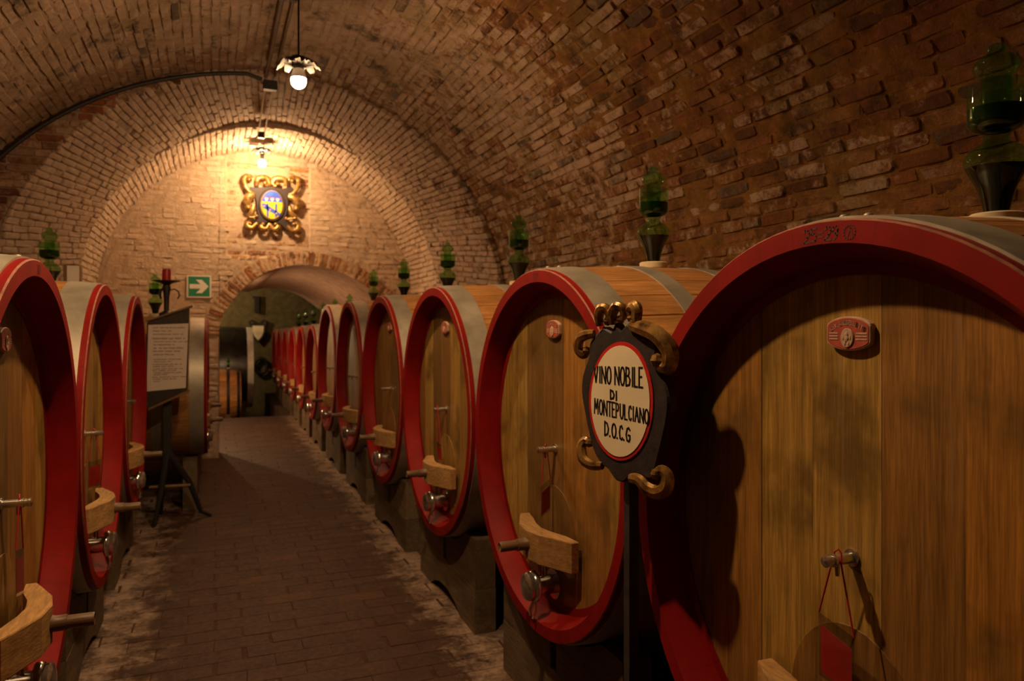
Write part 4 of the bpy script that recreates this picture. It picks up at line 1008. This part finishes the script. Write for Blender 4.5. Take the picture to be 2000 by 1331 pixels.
# ------------------------------------------------------------------ far room behind the passage
big = empty('dark_cask', (.82, 18.7, .78), pi, 'big dark cask, steel hoop coloured pale as glare, deep in the passage', 'cask')
Lb, Rb = 1.5, .95
mb = MB(); mb.lathe([(x, Rb * (1 + .03 * (1 - ((x - Lb / 2) / (Lb / 2)) ** 2))) for x in np.linspace(.13, Lb, 8)], 64, 'x'); mb.build('body', 'blackhoop', big, 60)
mb = MB(); mb.lathe([(.0, Rb - .05), (0, Rb), (.13, Rb + .012), (.14, Rb)], 64, 'x'); mb.build('hoop', 'glarehoop', big, 40)
mb = MB(); mb.lathe([(.06, .001), (.06, Rb - .04), (0, Rb - .05)], 64, 'x'); mb.build('head', 'head', big, 40)
for xx in (.15, 1.1):
    mb = MB(); mb.prism([(-.6, -1.48), (.6, -1.48), (.6, -.72), (.0, -.955), (-.6, -.72)], xx, xx + .14, 'x'); mb.build('support', 'cradle', big)
sm = empty('small_barrel', (.50, 16.6, .32), pi, 'small brown barrel with dark hoops on the passage step', 'barrel')
Ls, Rs = .95, .50
def sb(x): return Rs * (1 + .10 * (1 - ((x - Ls / 2) / (Ls / 2)) ** 2))
for i in range(24):
    mb = MB(); w_ = pi / 24 * .99; vs = []; xs = np.linspace(0, Ls, 7)
    for x in xs:
        for a, r_ in ((-w_, sb(x)), (w_, sb(x)), (w_, sb(x) - .03), (-w_, sb(x) - .03)): vs.append((x, math.sin(a) * r_, math.cos(a) * r_))
    mb.add(vs, [(k * 4 + j, (k + 1) * 4 + j, (k + 1) * 4 + (j + 1) % 4, k * 4 + (j + 1) % 4) for k in range(6) for j in range(4)] + [(0, 1, 2, 3), (27, 26, 25, 24)])
    o = mb.build('stave', 'stave', sm); o.rotation_euler = (2 * pi * i / 24, 0, 0)
for x0 in (.02, .22, .67, .87):
    mb = MB(); mb.lathe([(x0, sb(x0) - .01), (x0, sb(x0) + .006), (x0 + .06, sb(x0 + .06) + .006), (x0 + .06, sb(x0 + .06) - .01)], 40, 'x'); mb.build('hoop', 'iron', sm, 40)
mb = MB(); mb.lathe([(.04, .001), (.04, Rs - .01)], 40, 'x'); mb.build('head', 'head', sm)
for xx in (.2, .68):
    mb = MB(); mb.prism([(-.4, -1.02), (.4, -1.02), (.4, -.36), (.0, -.555), (-.4, -.36)], xx, xx + .1, 'x'); mb.build('support', 'cradle', sm)
flask(.26, 16.6, .32 + .55 + .02, 'tiny green airlock on the small brown barrel', .5)
fs = empty('shield_sign', (1.05, 20.5, CH - .18), 0, 'black framed cream shield hanging on the far wall', 'sign')
shp = [(-.20, .20), (.20, .20), (.195, .0), (.13, -.17), (0, -.32), (-.13, -.17), (-.195, 0)]
mb = MB(); mb.prism(shp, -.05, 0, 'y', .01); mb.build('frame', 'boardblack', fs)
mb = MB(); mb.prism([(u * .70, v * .74 - .005) for u, v in shp], -.058, -.045, 'y'); mb.build('cream_field', 'cream', fs)
for sgn in (-1, 1):
    mb = MB(); mb.tube([(sgn * u, -.03, v) for u, v in ((.06, .22), (.15, .28), (.22, .25), (.2, .19))], .03, 8); mb.build('scroll', 'boardblack', fs, 50)
hk = empty('wall_bracket', (1.02, 20.55, CH + .30), 0, 'dark vertical bracket on the far wall above the shield', 'bracket')
mb = MB(); mb.box((-.065, -.10, 0), (.065, .0, .42), .01); mb.build('upright', 'iron', hk); mb = MB(); mb.box((-.11, -.08, .38), (.09, .0, .44), .008); mb.build('cap', 'iron', hk)
wr = MB(); wr.tube([(1.12 + .16 * math.cos(t), 20.50, CH - 1.10 + .20 * math.sin(t)) for t in np.linspace(0, 2 * pi, 20)], .045, 8); tag(wr.build('iron_ring', 'iron', None, 50), 'dark round ring on the far wall under the shield', 'ring')
